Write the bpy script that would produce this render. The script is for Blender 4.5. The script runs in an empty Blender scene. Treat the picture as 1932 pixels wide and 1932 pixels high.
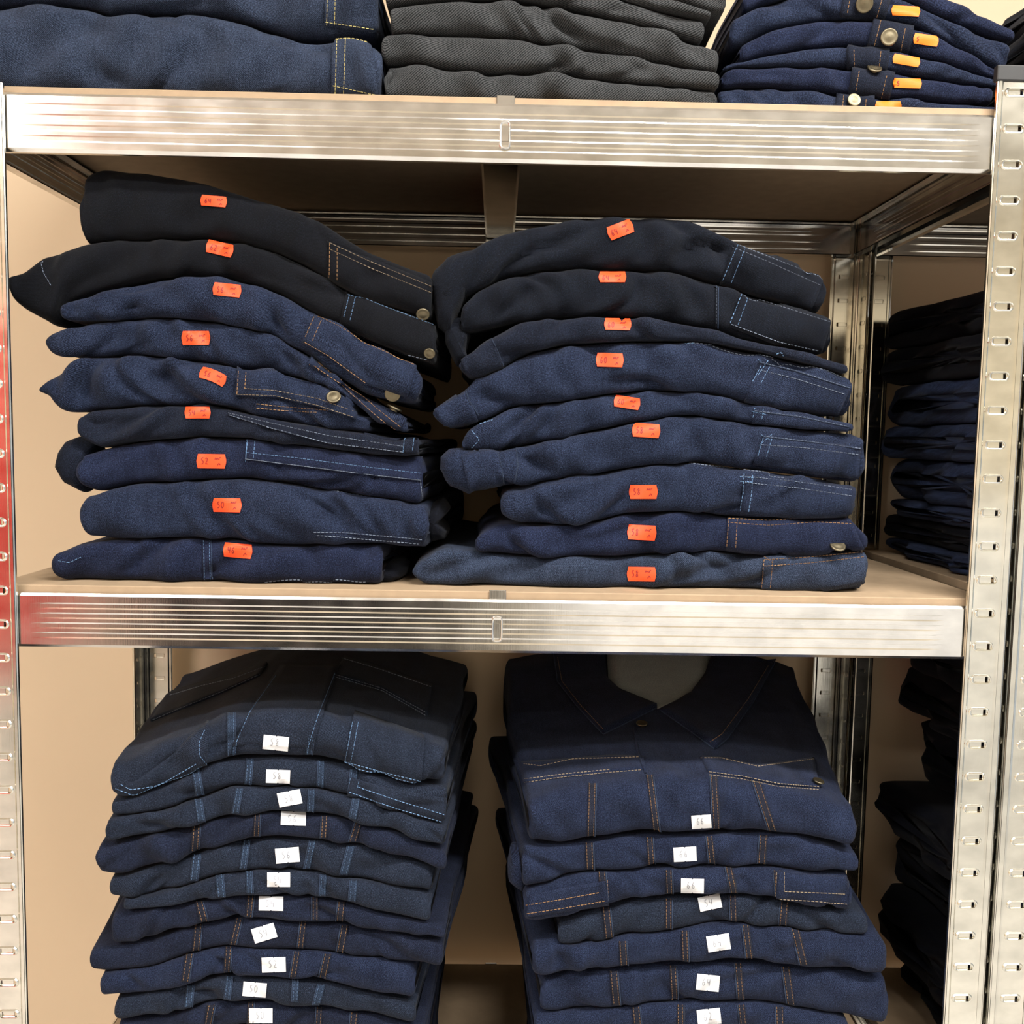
import bpy, math, random
import numpy as np
from mathutils import Vector
from mathutils.bvhtree import BVHTree

S = bpy.context.scene
C = S.collection
# ------------------------------------------------------------------ camera
CAM = dict(pos=(0.0001, -0.9065, 0.1612), yaw=0.01622, pitch=0.08138, roll=0.01743, f=1747.9)
_c = np.array(CAM['pos']); _y, _p, _r = CAM['yaw'], CAM['pitch'], CAM['roll']
_fw = np.array([math.sin(_y) * math.cos(_p), math.cos(_y) * math.cos(_p), -math.sin(_p)])
_r0 = np.array([math.cos(_y), -math.sin(_y), 0.0]); _u0 = np.cross(_r0, _fw)
_rt = _r0 * math.cos(_r) + _u0 * math.sin(_r); _up = _u0 * math.cos(_r) - _r0 * math.sin(_r)
cd = bpy.data.cameras.new('camera'); cd.sensor_width = 36; cd.lens = CAM['f'] / 1932 * 36
cd.clip_start = 0.01
co = bpy.data.objects.new('camera', cd); C.objects.link(co); S.camera = co
from mathutils import Matrix
co.matrix_world = Matrix(((_rt[0], _up[0], -_fw[0], _c[0]), (_rt[1], _up[1], -_fw[1], _c[1]),
                          (_rt[2], _up[2], -_fw[2], _c[2]), (0, 0, 0, 1)))

def raydir(px, py):
    d = _fw + _rt * ((px - 966) / CAM['f']) + _up * ((966 - py) / CAM['f'])
    return d / np.linalg.norm(d)
def at(px, py, Y):
    d = raydir(px, py)
    return _c + d * ((Y - _c[1]) / d[1])

# ------------------------------------------------------------------ world, lights, exposure
w = bpy.data.worlds.new('world'); S.world = w; w.use_nodes = True
w.node_tree.nodes['Background'].inputs[0].default_value = (0.86, 0.92, 1.0, 1)
w.node_tree.nodes['Background'].inputs[1].default_value = 0.45
S.view_settings.view_transform = 'Standard'; S.view_settings.look = 'None'
S.view_settings.exposure = 0.68; S.view_settings.gamma = 1.0
S.view_settings.use_curve_mapping = False
def area(name, loc, sx, sy, energy, col, rot=(0, 0, 0)):
    l = bpy.data.lights.new(name, 'AREA'); l.shape = 'RECTANGLE'; l.size = sx; l.size_y = sy
    l.energy = energy; l.color = col
    o = bpy.data.objects.new(name, l); C.objects.link(o); o.location = loc; o.rotation_euler = rot
    return o
CEIL = 1.45; FLOOR = -1.29
LAMPS = [(0.75, -0.86, 40), (2.3, -1.7, 16), (-1.35, -1.45, 30), (-2.5, -2.6, 12)]  # last one is added to light the far wall and red cabinet
for _x, _yy, _en in LAMPS:
    area('lamp_light', (_x, _yy, CEIL - 0.075), 1.45, 0.13, _en, (1, 0.975, 0.94))
try:
    S.cycles.use_denoising = True
    S.cycles.max_bounces = 5; S.cycles.diffuse_bounces = 3; S.cycles.glossy_bounces = 3
    S.cycles.use_adaptive_sampling = True; S.cycles.adaptive_threshold = 0.03
    S.cycles.sample_clamp_indirect = 4
except Exception:
    pass

# ------------------------------------------------------------------ materials
def mat(name, col, rough=0.6, metal=0.0, noise=None):
    m = bpy.data.materials.new(name); m.use_nodes = True
    nt = m.node_tree; b = nt.nodes['Principled BSDF']
    b.inputs['Base Color'].default_value = (*col, 1); b.inputs['Roughness'].default_value = rough
    b.inputs['Metallic'].default_value = metal
    if noise:
        sc, amt = noise
        tc = nt.nodes.new('ShaderNodeTexCoord'); n = nt.nodes.new('ShaderNodeTexNoise')
        n.inputs['Scale'].default_value = sc; n.inputs['Detail'].default_value = 5
        nt.links.new(tc.outputs['Object'], n.inputs['Vector'])
        r = nt.nodes.new('ShaderNodeValToRGB')
        r.color_ramp.elements[0].position = 0.3; r.color_ramp.elements[1].position = 0.7
        r.color_ramp.elements[0].color = (*[c * (1 - amt) for c in col], 1)
        r.color_ramp.elements[1].color = (*[min(1, c * (1 + amt)) for c in col], 1)
        nt.links.new(n.outputs['Fac'], r.inputs[0]); nt.links.new(r.outputs[0], b.inputs['Base Color'])
    return m

def denim(name, dark, light, period=0.0011, contrast=0.6, angle=55, fleck=0.35):
    """twill weave laid out in metres along the cloth (uv), with slubs and pale flecks"""
    m = bpy.data.materials.new(name); m.use_nodes = True
    if 'lining' not in name and 'grey' not in name:
        dark = [c * 0.72 for c in dark]; light = [light[0] * 0.78, light[1] * 0.80, light[2] * 0.84]
    nt = m.node_tree; N = nt.nodes; L = nt.links; b = N['Principled BSDF']
    b.inputs['Roughness'].default_value = 0.92
    b.inputs['Specular IOR Level'].default_value = 0.15
    b.inputs['Sheen Weight'].default_value = 0.03; b.inputs['Sheen Roughness'].default_value = 0.5
    uv = N.new('ShaderNodeUVMap')
    def noise(scale, stretch=(1, 1, 1), rot=0, detail=3):
        mp = N.new('ShaderNodeMapping'); mp.inputs['Scale'].default_value = stretch
        mp.inputs['Rotation'].default_value = (0, 0, rot)
        n = N.new('ShaderNodeTexNoise'); n.inputs['Scale'].default_value = scale
        n.inputs['Detail'].default_value = detail
        L.new(uv.outputs[0], mp.inputs[0]); L.new(mp.outputs[0], n.inputs['Vector'])
        return n.outputs['Fac']
    def mth(op, a, bb, clamp=False):
        x = N.new('ShaderNodeMath'); x.operation = op; x.use_clamp = clamp
        for i, v in enumerate((a, bb)):
            if isinstance(v, (int, float)): x.inputs[i].default_value = v
            else: L.new(v, x.inputs[i])
        return x.outputs[0]
    mp = N.new('ShaderNodeMapping'); mp.inputs['Rotation'].default_value = (0, 0, math.radians(angle))
    L.new(uv.outputs[0], mp.inputs[0])
    wv = N.new('ShaderNodeTexWave'); wv.wave_type = 'BANDS'; wv.bands_direction = 'X'
    wv.inputs['Scale'].default_value = 2 * math.pi / (20 * period)
    wv.inputs['Distortion'].default_value = 1.2; wv.inputs['Detail'].default_value = 2
    wv.inputs['Detail Scale'].default_value = 1.5
    L.new(mp.outputs[0], wv.inputs[0])
    blot = noise(42, detail=4)
    slub = noise(260, (1, 0.1, 1))
    grain = noise(750, (1, 1, 1), detail=2)
    f = mth('MULTIPLY', wv.outputs['Fac'], contrast)
    f = mth('ADD', f, mth('MULTIPLY', mth('SUBTRACT', blot, 0.5), 0.7))
    f = mth('ADD', f, mth('MULTIPLY', mth('SUBTRACT', slub, 0.5), 0.35))
    f = mth('ADD', f, mth('MULTIPLY', mth('SUBTRACT', grain, 0.5), 1.8), True)
    r = N.new('ShaderNodeValToRGB')
    r.color_ramp.elements[0].color = (*dark, 1); r.color_ramp.elements[1].color = (*light, 1)
    L.new(f, r.inputs[0])
    g2 = noise(900, detail=1)
    fl = N.new('ShaderNodeValToRGB'); fl.color_ramp.elements[0].position = 0.60; fl.color_ramp.elements[1].position = 0.74
    L.new(g2, fl.inputs[0])
    mx = N.new('ShaderNodeMixRGB'); L.new(mth('MULTIPLY', fl.outputs[0], fleck), mx.inputs[0])
    L.new(r.outputs[0], mx.inputs[1])
    mx.inputs[2].default_value = (*[min(1, c * 2.6 + 0.012) for c in light], 1)
    L.new(mx.outputs[0], b.inputs['Base Color'])
    bp = N.new('ShaderNodeBump'); bp.inputs['Strength'].default_value = 0.35; bp.inputs['Distance'].default_value = 0.0004
    L.new(f, bp.inputs['Height']); L.new(bp.outputs[0], b.inputs['Normal'])
    return m

def steel(name, base=(0.82, 0.81, 0.785), rough=0.15):
    m = bpy.data.materials.new(name); m.use_nodes = True
    nt = m.node_tree; N = nt.nodes; L = nt.links; b = N['Principled BSDF']
    b.inputs['Metallic'].default_value = 1.0
    tc = N.new('ShaderNodeTexCoord')
    def noise(sc, st, det):
        mp = N.new('ShaderNodeMapping'); mp.inputs['Scale'].default_value = st
        n = N.new('ShaderNodeTexNoise'); n.inputs['Scale'].default_value = sc; n.inputs['Detail'].default_value = det
        L.new(tc.outputs['Object'], mp.inputs[0]); L.new(mp.outputs[0], n.inputs['Vector']); return n.outputs['Fac']
    a = noise(28, (1, 1, 1.6), 6)
    s = noise(900, (1, 1, 0.03), 2)
    r = N.new('ShaderNodeMapRange'); r.inputs['To Min'].default_value = rough * 0.75; r.inputs['To Max'].default_value = rough * 1.5
    L.new(a, r.inputs[0]); L.new(r.outputs[0], b.inputs['Roughness'])
    cr = N.new('ShaderNodeValToRGB'); cr.color_ramp.elements[0].position = 0.35; cr.color_ramp.elements[1].position = 0.65
    cr.color_ramp.elements[0].color = (*[c * 0.86 for c in base], 1); cr.color_ramp.elements[1].color = (*[min(1, c * 1.08) for c in base], 1)
    L.new(a, cr.inputs[0]); L.new(cr.outputs[0], b.inputs['Base Color'])
    bp = N.new('ShaderNodeBump'); bp.inputs['Strength'].default_value = 0.12; bp.inputs['Distance'].default_value = 0.0002
    L.new(s, bp.inputs['Height']); L.new(bp.outputs[0], b.inputs['Normal'])
    return m

M = dict(
    wall=mat('beige_paint', (0.69, 0.535, 0.365), 0.85, noise=(3, 0.03)),
    wall2=mat('cream_paint', (0.82, 0.73, 0.57), 0.85, noise=(3, 0.03)),
    ceil=mat('ceiling_paint', (0.84, 0.81, 0.75), 0.9, noise=(2, 0.02)),
    floor=mat('pale_floor', (0.62, 0.60, 0.57), 0.45, noise=(6, 0.06)),
    board=mat('fibreboard', (0.37, 0.265, 0.165), 0.75, noise=(60, 0.08)),
    steel=steel('galvanised_steel'),
    steel2=steel('galvanised_steel_post', (0.77, 0.75, 0.67), 0.15),
    black_plastic=mat('black_plastic', (0.02, 0.02, 0.02), 0.5, noise=(80, 0.1)),
    navy=denim('navy_denim', (0.0032, 0.0052, 0.0150), (0.035, 0.050, 0.098)),
    navy2=denim('deep_blue_denim', (0.0034, 0.0050, 0.0160), (0.027, 0.038, 0.086)),
    ink=denim('ink_denim', (0.003, 0.004, 0.009), (0.019, 0.026, 0.048)),
    black=denim('black_denim', (0.0014, 0.0016, 0.0024), (0.0070, 0.0086, 0.0140)),
    soot=denim('charcoal_blue_denim', (0.0018, 0.0025, 0.0048), (0.0105, 0.0145, 0.0255)),
    blue=denim('mid_blue_denim', (0.009, 0.013, 0.026), (0.062, 0.085, 0.140), fleck=0.25),
    grey=denim('grey_twill', (0.006, 0.0066, 0.007), (0.062, 0.064, 0.066), 0.0019, 1.0, 50, 0.08),
    jacket=denim('jacket_denim', (0.0043, 0.0060, 0.0146), (0.0258, 0.0344, 0.0688), fleck=0.25),
    jacket2=denim('jacket_denim_slate', (0.0060, 0.0084, 0.0163), (0.0327, 0.0447, 0.0740), fleck=0.35),
    jacket3=denim('jacket_denim_blue', (0.0045, 0.0067, 0.0185), (0.0324, 0.0459, 0.0945), fleck=0.25),
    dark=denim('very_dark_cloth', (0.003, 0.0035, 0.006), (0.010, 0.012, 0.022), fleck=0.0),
    darkblue=denim('dark_blue_cloth', (0.010, 0.015, 0.036), (0.075, 0.110, 0.23), fleck=0.0),  # lightened so the colour carries the highlights on the neighbouring pile
    seam_brown=denim('brown_tinged_seam', (0.0065, 0.0075, 0.0140), (0.034, 0.038, 0.060), fleck=0.1),
    seam_blue=denim('bright_blue_seam', (0.010, 0.016, 0.032), (0.050, 0.078, 0.130), fleck=0.4),
    worn_edge=denim('worn_pale_edge', (0.020, 0.030, 0.055), (0.085, 0.125, 0.21), fleck=0.3),
    lining=denim('grey_lining', (0.26, 0.30, 0.31), (0.46, 0.50, 0.52), 0.001, 0.4, 90, 0.0),
    thread_o=mat('orange_thread', (0.27, 0.15, 0.065), 0.8, noise=(900, 0.3)),
    thread_t=mat('tan_thread', (0.24, 0.185, 0.125), 0.8, noise=(900, 0.3)),
    thread_b=mat('light_blue_thread', (0.13, 0.24, 0.42), 0.8, noise=(900, 0.3)),
    thread_d=mat('dull_blue_thread', (0.085, 0.150, 0.26), 0.8, noise=(900, 0.3)),
    thread_w=mat('pale_thread', (0.155, 0.19, 0.255), 0.8, noise=(900, 0.3)),
    thread_y=mat('yellow_thread', (0.50, 0.42, 0.16), 0.8, noise=(900, 0.3)),
    brass=mat('brass', (0.17, 0.145, 0.095), 0.45, 1.0, noise=(300, 0.08)),
    tag_red=mat('orange_label_paper', (0.95, 0.075, 0.010), 0.6, noise=(200, 0.03)),
    tag_overlit=mat('overlit_label_paper', (1.0, 0.19, 0.003), 0.6, noise=(200, 0.03)),  # orange label paper with overexposed light put into its colour
    tag_white=mat('white_label_paper', (0.86, 0.88, 0.90), 0.6, noise=(200, 0.02)),
    pen_red=mat('dark_pen_ink', (0.22, 0.012, 0.008), 0.6, noise=(200, 0.1)),
    pencil=mat('pencil_mark', (0.33, 0.34, 0.37), 0.6, noise=(200, 0.1)),
    red=mat('red_lacquer', (0.70, 0.016, 0.02), 0.4, noise=(5, 0.05)),
    white=mat('white_lacquer', (0.88, 0.88, 0.87), 0.4, noise=(5, 0.03)),
    lamp_body=mat('lamp_housing', (0.8, 0.8, 0.8), 0.5, noise=(5, 0.02)),
)
_e = bpy.data.materials.new('lamp_diffuser'); _e.use_nodes = True
_b = _e.node_tree.nodes['Principled BSDF']; _b.inputs['Emission Color'].default_value = (1, 0.96, 0.9, 1); _b.inputs['Emission Strength'].default_value = 6
M['lamp'] = _e

# ------------------------------------------------------------------ mesh helpers
def mesh(name, V, F, material, parent=None, uv=None, smooth=False, loc=None):
    me = bpy.data.meshes.new(name)
    base = np.array(loc if loc is not None else (0, 0, 0), float)
    V = np.asarray(V, float) - base
    me.from_pydata(V.tolist(), [], F if isinstance(F, list) else F.tolist())
    if uv is not None:
        ul = me.uv_layers.new(name='UVMap')
        li = np.empty(len(me.loops), dtype=np.int32); me.loops.foreach_get('vertex_index', li)
        ul.data.foreach_set('uv', np.asarray(uv, np.float32)[li].ravel())
    if smooth:
        me.polygons.foreach_set('use_smooth', [True] * len(me.polygons))
    me.materials.append(material); me.update()
    o = bpy.data.objects.new(name, me); C.objects.link(o)
    if parent is not None: o.parent = parent
    elif loc is not None: o.location = loc
    return o
def tag(o, label, cat, group=None, kind=None):
    if label: o['label'] = label
    if cat: o['category'] = cat
    if group: o['group'] = group
    if kind: o['kind'] = kind
    return o
def empty(name, loc):
    o = bpy.data.objects.new(name, None); C.objects.link(o); o.location = [float(v) for v in loc]
    o.empty_display_size = 0.05
    return o
class MB:
    def __init__(s): s.V = []; s.F = []
    def box(s, x0, x1, y0, y1, z0, z1):
        n = len(s.V)
        s.V += [(x0, y0, z0), (x1, y0, z0), (x1, y1, z0), (x0, y1, z0), (x0, y0, z1), (x1, y0, z1), (x1, y1, z1), (x0, y1, z1)]
        s.F += [tuple(n + i for i in f) for f in ((3, 2, 1, 0), (4, 5, 6, 7), (0, 1, 5, 4), (1, 2, 6, 5), (2, 3, 7, 6), (3, 0, 4, 7))]
        return s
    def cyl(s, p, r, h, axis=1, n=20):
        k = len(s.V); a, b_ = [i for i in range(3) if i != axis]
        for t in (0, h):
            for i in range(n):
                q = list(p); q[axis] += t; q[a] += r * math.cos(2 * math.pi * i / n); q[b_] += r * math.sin(2 * math.pi * i / n); s.V.append(tuple(q))
        s.F += [tuple(range(k, k + n)), tuple(range(k + 2 * n - 1, k + n - 1, -1))]
        s.F += [(k + i, k + n + i, k + n + (i + 1) % n, k + (i + 1) % n) for i in range(n)]
        return s
    def grid(s, P):
        """P: rows x cols x 3"""
        P = np.asarray(P); k = len(s.V); R, Cc = P.shape[:2]
        s.V += [tuple(v) for v in P.reshape(-1, 3)]
        s.F += [(k + i * Cc + j, k + i * Cc + j + 1, k + (i + 1) * Cc + j + 1, k + (i + 1) * Cc + j) for i in range(R - 1) for j in range(Cc - 1)]
        return s
    def build(s, name, m, parent=None, loc=None, smooth=False):
        return mesh(name, s.V, s.F, m, parent, loc=loc, smooth=smooth)
def structure(o): o['kind'] = 'structure'; return o
def bev(o, wd=0.003, seg=2):
    b = o.modifiers.new('bevel', 'BEVEL'); b.width = wd; b.segments = seg; b.limit_method = 'ANGLE'
    return o

# ------------------------------------------------------------------ the room
YW = 0.465                      # back wall behind the shelves
structure(MB().box(-3.2, 3.4, YW, YW + 0.1, FLOOR, CEIL).build('wall_back', M['wall']))
structure(MB().box(-3.2, 3.4, -3.5, YW, FLOOR - 0.1, FLOOR).build('floor', M['floor']))
structure(MB().box(-3.2, 3.4, -3.5, YW, CEIL, CEIL + 0.1).build('ceiling', M['ceil']))
structure(MB().box(-3.2, 3.4, -3.6, -3.5, FLOOR, CEIL).build('wall_front', M['wall2']))
structure(MB().box(-3.3, -3.2, -3.5, YW, FLOOR, CEIL).build('wall_left', M['wall2']))
for i, (lx, ly, _) in enumerate(LAMPS):
    t = empty('ceiling_lamp', (lx, ly, CEIL - 0.06))
    tag(t, 'long white batten lamp on the ceiling ' + ('right above the camera', 'off to the right', 'off to the left', 'added to brighten the red cabinet and far wall')[i], 'lamp', 'ceiling lamps')
    bev(MB().box(-0.75, 0.75, -0.08, 0.08, 0.0, 0.06).build('housing', M['lamp_body'], t), 0.008)
    MB().box(-0.73, 0.73, -0.065, 0.065, -0.008, 0.0).build('diffuser', M['lamp'], t)

# unseen furniture added across the aisle to give the steel something to reflect
def cabinet(name, label, loc, w_, d_, h_, m, plinth):
    t = empty(name, loc); tag(t, label, 'cabinet')
    bev(MB().box(-w_ / 2, w_ / 2, -d_ / 2, d_ / 2, plinth, h_).build('body', m, t), 0.006)
    MB().box(-w_ / 2 + .03, w_ / 2 - .03, -d_ / 2 + .03, d_ / 2 - .04, 0, plinth).build('plinth', M['white'], t)
    for s in (-1, 1):
        x0, x1 = (-w_ / 2 + .01, -.005) if s < 0 else (.005, w_ / 2 - .01)
        d = bev(MB().box(x0, x1, d_ / 2, d_ / 2 + .018, plinth + .01, h_ - .01).build('door', m, t), 0.004)
        MB().box(-.045 * 1 if s < 0 else .03, -.03 if s < 0 else .045, d_ / 2 + .018, d_ / 2 + .04, h_ * .55, h_ * .55 + .15).build('handle', M['steel'], d)
    return t
cabinet('added_red_cabinet', 'added tall red cabinet, unseen, for a red reflection in the left post', (-2.56, -3.2, FLOOR), 1.1, 0.5, 1.95, M['red'], 0.42)
cabinet('added_white_cabinet', 'added low white cabinet, unseen, for a bright reflection in the lower beam', (1.3, -3.2, FLOOR), 2.1, 0.5, 1.2, M['white'], 0.08)
t = empty('added_clothes_rail', (-0.75, -2.9, FLOOR)); tag(t, 'added dark clothes rail, unseen, for a dark reflection in the lower beam', 'clothes rail')  # added in place of the person whose dark clothes the beam mirrors
MB().cyl((-0.75, 0, 1.3), 0.015, 1.5, 0).build('rail', M['steel'], t)
for s in (-1, 1):
    MB().cyl((s * .75, 0, 0.02), 0.015, 1.28, 2).build('leg', M['steel'], t)
    MB().box(s * .75 - .02, s * .75 + .02, -.25, .25, 0, .03).build('foot', M['steel'], t)
random.seed(4)
for i in range(14):
    x = -.68 + i * .105
    P = []
    for zz, hw in ((1.27, .02), (1.24, .1), (1.18, .22), (.9, .23), (.45, .25), (.4, .25)):
        P.append([(x + .035 * math.cos(a) + .012 * math.sin(5 * a + i), hw * math.sin(a), zz) for a in np.linspace(0, 2 * math.pi, 17)])
    MB().grid(P).build('hanging_jacket', M['ink'] if i % 3 else M['dark'], t, smooth=True)

# ------------------------------------------------------------------ shelving
def smoothstep(a): a = np.clip(a, 0, 1); return a * a * (3 - 2 * a)
def beam_mesh(length, hb=0.055, lip=0.012):
    """ribbed sheet-steel beam along x, outer face towards -y, top at z 0"""
    zs, ys = [], []
    prof = []
    # from inner bottom lip round the outer face to the top return
    prof += [(lip, -hb + 0.0015, 0), (0.003, -hb + 0.0004, 0), (0.0, -hb + 0.0035, 0)]
    bands = np.linspace(-hb + 0.0055, -0.0055, 10)
    for k in range(9):
        dep = 0.00028 if k % 2 == 1 else 0.0
        a, b_ = bands[k], bands[k + 1]
        prof += [(0.0, a + 0.0007, dep), (0.0, b_ - 0.0007, dep)]
    prof += [(0.0, -0.003, 0), (0.0015, -0.0004, 0), (0.004, 0.0, 0), (0.004, -0.009, 0), (lip + .006, -0.010, 0)]
    prof = np.array(prof)
    e_ = np.array([0, .034, .043, .052, .061, .070]); xs = np.r_[-length / 2 + e_, 0, (length / 2 - e_)[::-1]]
    w_e = np.array([0, 0, .15, .5, .85, 1]); wt = np.r_[w_e, 1, w_e[::-1]]
    outer = np.array([[(x, p[0] + p[2] * w_, p[1]) for p in prof] for x, w_ in zip(xs, wt)])
    t_ = 0.0012
    inner = outer.copy(); inner[:, 2:-4, 1] += t_; inner[:, :2, 2] += t_; inner[:, -4:, 2] -= t_
    b = MB(); b.grid(outer); b.grid(inner[:, ::-1])
    return b
_bm_cache = {}
def place_beam(parent, name, length, loc, rz, m=None):
    key = round(length, 4)
    if key not in _bm_cache:
        o = beam_mesh(length).build(name, m or M['steel'], parent); _bm_cache[key] = o.data
    else:
        o = bpy.data.objects.new(name, _bm_cache[key]); C.objects.link(o); o.parent = parent
    o.location = loc; o.rotation_euler = (0, 0, rz)
    return o

PITCH = 0.0335
def slot_mesh():
    """pressed slot: raised stadium rim, recessed tab, dark gap at one end; centre at origin, facing -y"""
    b = MB(); n = 20
    def stad(hw, hh, y):
        pts = []
        for i in range(n):
            a = 2 * math.pi * i / n
            cx = hw - hh; pts.append(((cx if math.cos(a) > 0 else -cx) + hh * math.cos(a), y, hh * math.sin(a)))
        return pts + pts[:1]
    b.grid([stad(.0112, .0052, .0002), stad(.0106, .0047, -.0010), stad(.0096, .0038, -.0021), stad(.0088, .0031, -.0019), stad(.0080, .0026, .0014)])
    b.box(-.0066, .0048, .0002, .0008, -.0027, .0027)
    return b
_slot = slot_mesh()
_slot_me = {}
def post(parent, name, xin, xout, yf, ydir, ztop, zbot, slots_from, m):
    """angle post: flange between xin and xout in the plane y=yf, second flange running in ydir from xout"""
    b = MB(); s = 1 if xout > xin else -1; w_ = abs(xout - xin); t_ = 0.0016
    zrows = [ztop]; z = ztop - 0.012; holes = []
    while z > zbot + 0.02:
        zrows += [z + .0028, z - .0028]; holes.append(z); z -= PITCH
    zrows.append(zbot); zrows = np.array(zrows)
    # cross-section of the front flange: raised rims left and right of the panel
    def flange(to3):
        cs = [(0.0, .0012, .0030), (0.0004, -.0002, .0030), (.0012, -.0010, 0), (.0040, -.0010, 0), (.0056, .0002, 0),
              (.0105, .0002, 1), (.0250, .0002, 2), (w_ - .0085, .0002, 0), (w_ - .006, -.0005, 0), (w_ - .0012, -.0005, 0), (w_ - .0002, 0, 0)]
        for j in range(len(cs) - 1):
            hole_col = cs[j][2] == 1
            for i in range(len(zrows) - 1):
                if hole_col and i % 2 == 1: continue
                k = len(b.V)
                b.V += [to3(cs[j][0], cs[j][1], zrows[i]), to3(cs[j + 1][0], cs[j + 1][1], zrows[i]), to3(cs[j + 1][0], cs[j + 1][1], zrows[i + 1]), to3(cs[j][0], cs[j][1], zrows[i + 1])]
                b.F.append((k, k + 1, k + 2, k + 3))
    flange(lambda u, v, z_: (xin + s * u, yf + v * ydir, z_))
    flange(lambda u, v, z_: (xout + s * (-v), yf + ydir * (w_ - u), z_))
    o = b.build(name, m, parent)
    sol = o.modifiers.new('thickness', 'SOLIDIFY'); sol.thickness = t_; sol.offset = 0
    sc = (xin + s * .0178)
    for z_ in holes:
        if z_ < slots_from: break
        for kind in (0, 1):
            if 'me' not in _slot_me:
                so = _slot.build('slot', m, o, smooth=False); _slot_me['me'] = so.data
            else:
                so = bpy.data.objects.new('slot', _slot_me['me']); C.objects.link(so); so.parent = o
            if kind == 0:
                so.location = (sc, yf, z_); so.rotation_euler = (0, 0, 0 if ydir > 0 else math.pi)
            else:
                so.location = (xout, yf + ydir * (w_ - .0178), z_)
                so.rotation_euler = (0, 0, math.pi / 2 if s > 0 else -math.pi / 2)
    return o

YB = 0.425
TOP, MID, LOW, BASE = 0.4768, 0.0, -0.632, -1.16
def unit(name, label, xc, left_only=False):
    t = empty(name, (xc, 0, FLOOR)); tag(t, label, 'shelf')
    def rel(o): o.location = (o.location[0], o.location[1], o.location[2] - FLOOR); return o
    hw = 0.51
    for sx in (-1, 1):
        for front in (True, False):
            vis = -0.5 if (front or True) else 1
            yf = -0.0005 if front else YB + 0.003
            p = post(t, 'post', sx * (hw - .040), sx * hw, yf, 1 if front else -1, 0.508 if not (sx < 0 and xc < .5) else 0.4832, FLOOR + .002, -0.47 if not (left_only and sx > 0) else 9, M['steel2'])
            rel(p)
            if front and sx > 0 or front and xc > .5:
                xa, xb_ = (sx * (hw - .042), sx * hw + .003) if sx > 0 else (-hw - .003, -(hw - .042))
                cp = MB().box(xa, xb_, -.0035, .0045, .506, .521); xk = (xb_ - .008, xb_) if sx > 0 else (xa, xa + .008)
                cp = cp.box(*xk, .0045, .042, .506, .521).build('post_cap', M['black_plastic'], t)
                bev(cp, .0015); rel(cp)
            ft = MB().box(min(sx * (hw - .042), sx * (hw + .002)), max(sx * (hw - .042), sx * (hw + .002)), (-.004 if front else YB - .036), (.042 if front else YB + .006), FLOOR, FLOOR + .012).build('post_foot', M['black_plastic'], t); rel(ft)
    for zl in (TOP, MID, LOW, BASE):
        rel(place_beam(t, 'beam', 0.985, (0, 0.0022, zl), 0))
        rel(place_beam(t, 'beam', 0.985, (0, YB - 0.0005, zl), math.pi))
        rel(place_beam(t, 'side_beam', 0.405, (-.5065, YB / 2, zl), -math.pi / 2))
        rel(place_beam(t, 'side_beam', 0.405, (.5065, YB / 2, zl), math.pi / 2))
        bd = MB().box(-.4975, .4975, .0075, YB - .006, zl - .0075, zl + .0068).build('board', M['board'], t); rel(bev(bd, .0008, 1))
        # support bar under the board, hooked to both long beams
        b = MB(); L_ = YB - .012
        prof = [(-.0215, -.009), (-.0200, -.0375), (-.0175, -.0385), (.0175, -.0385), (.0200, -.0375), (.0215, -.009)]
        b.grid([[(p[0] - .002, .006 + q, p[1]) for p in prof] for q in (0, L_)])
        b.grid([[(p[0] * .93 - .002, .006 + q, p[1] + .0012) for p in reversed(prof)] for q in (0, L_)])
        b.box(-.0225, -.0200, .006, .006 + L_, -.0105, -.009); b.box(.0160, .0185, .006, .006 + L_, -.0105, -.009)
        sb = b.build('support_bar', M['steel'], t); sb.location = (0, 0, zl); rel(sb)
        # keyhole slots and clip in the middle of the long beams
        for yy, rz in ((0.0016, 0), (YB + .0001, math.pi)):
            ks = MB(); n = 20
            def st(hw_, hh, y): 
                q = [(hw_ * math.copysign(abs(math.cos(a)) ** .5, math.cos(a)), y, (hh - hw_) * (1 if math.sin(a) >= 0 else -1) + hw_ * math.sin(a)) for a in np.linspace(0, 2 * math.pi, n, endpoint=False)]
                return q + q[:1]
            ks.grid([st(.0056, .0132, .0004), st(.0052, .0127, -.0012), st(.0045, .0120, -.0020), st(.0038, .0112, -.0016), st(.0035, .0107, .0008)])
            ks.box(-.0034, .0034, -.0002, .0004, -.0055, .0060)
            kso = ks.build('beam_slot', M['steel'], t); kso.location = (.002 if xc < .5 else 0, yy, zl - .030); kso.rotation_euler = (0, 0, rz); rel(kso)
            cl = MB(); cl.box(-.0085, .0085, -.0008, .0008, -.004, .0085)
            clo = bev(cl.build('clip', M['steel'], t), .0006, 1); clo.location = (.002, (0.0066 if rz == 0 else YB - .0056), zl); rel(clo)
    return t
unit('shelving_unit', 'galvanised steel shelving unit with fibreboard shelves filling the picture', 0.0)
unit('shelving_unit', 'neighbouring steel shelving unit at the right edge, behind the right post', 1.0265, True)

# ------------------------------------------------------------------ folded garments
def resample(poly, n, key=0):
    P = np.array(poly, float)
    d = np.r_[0, np.cumsum(np.linalg.norm(np.diff(P[:, :2], axis=0), axis=1))]
    t = np.linspace(0, d[-1], n)
    return np.stack([np.interp(t, d, P[:, k]) for k in range(P.shape[1])], 1)
def smooth1(a, k):
    if k < 1: return a
    g = np.exp(-0.5 * (np.arange(-3 * k, 3 * k + 1) / k) ** 2); g /= g.sum()
    return np.convolve(np.pad(a, 3 * k, mode='edge'), g, 'valid')

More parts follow.
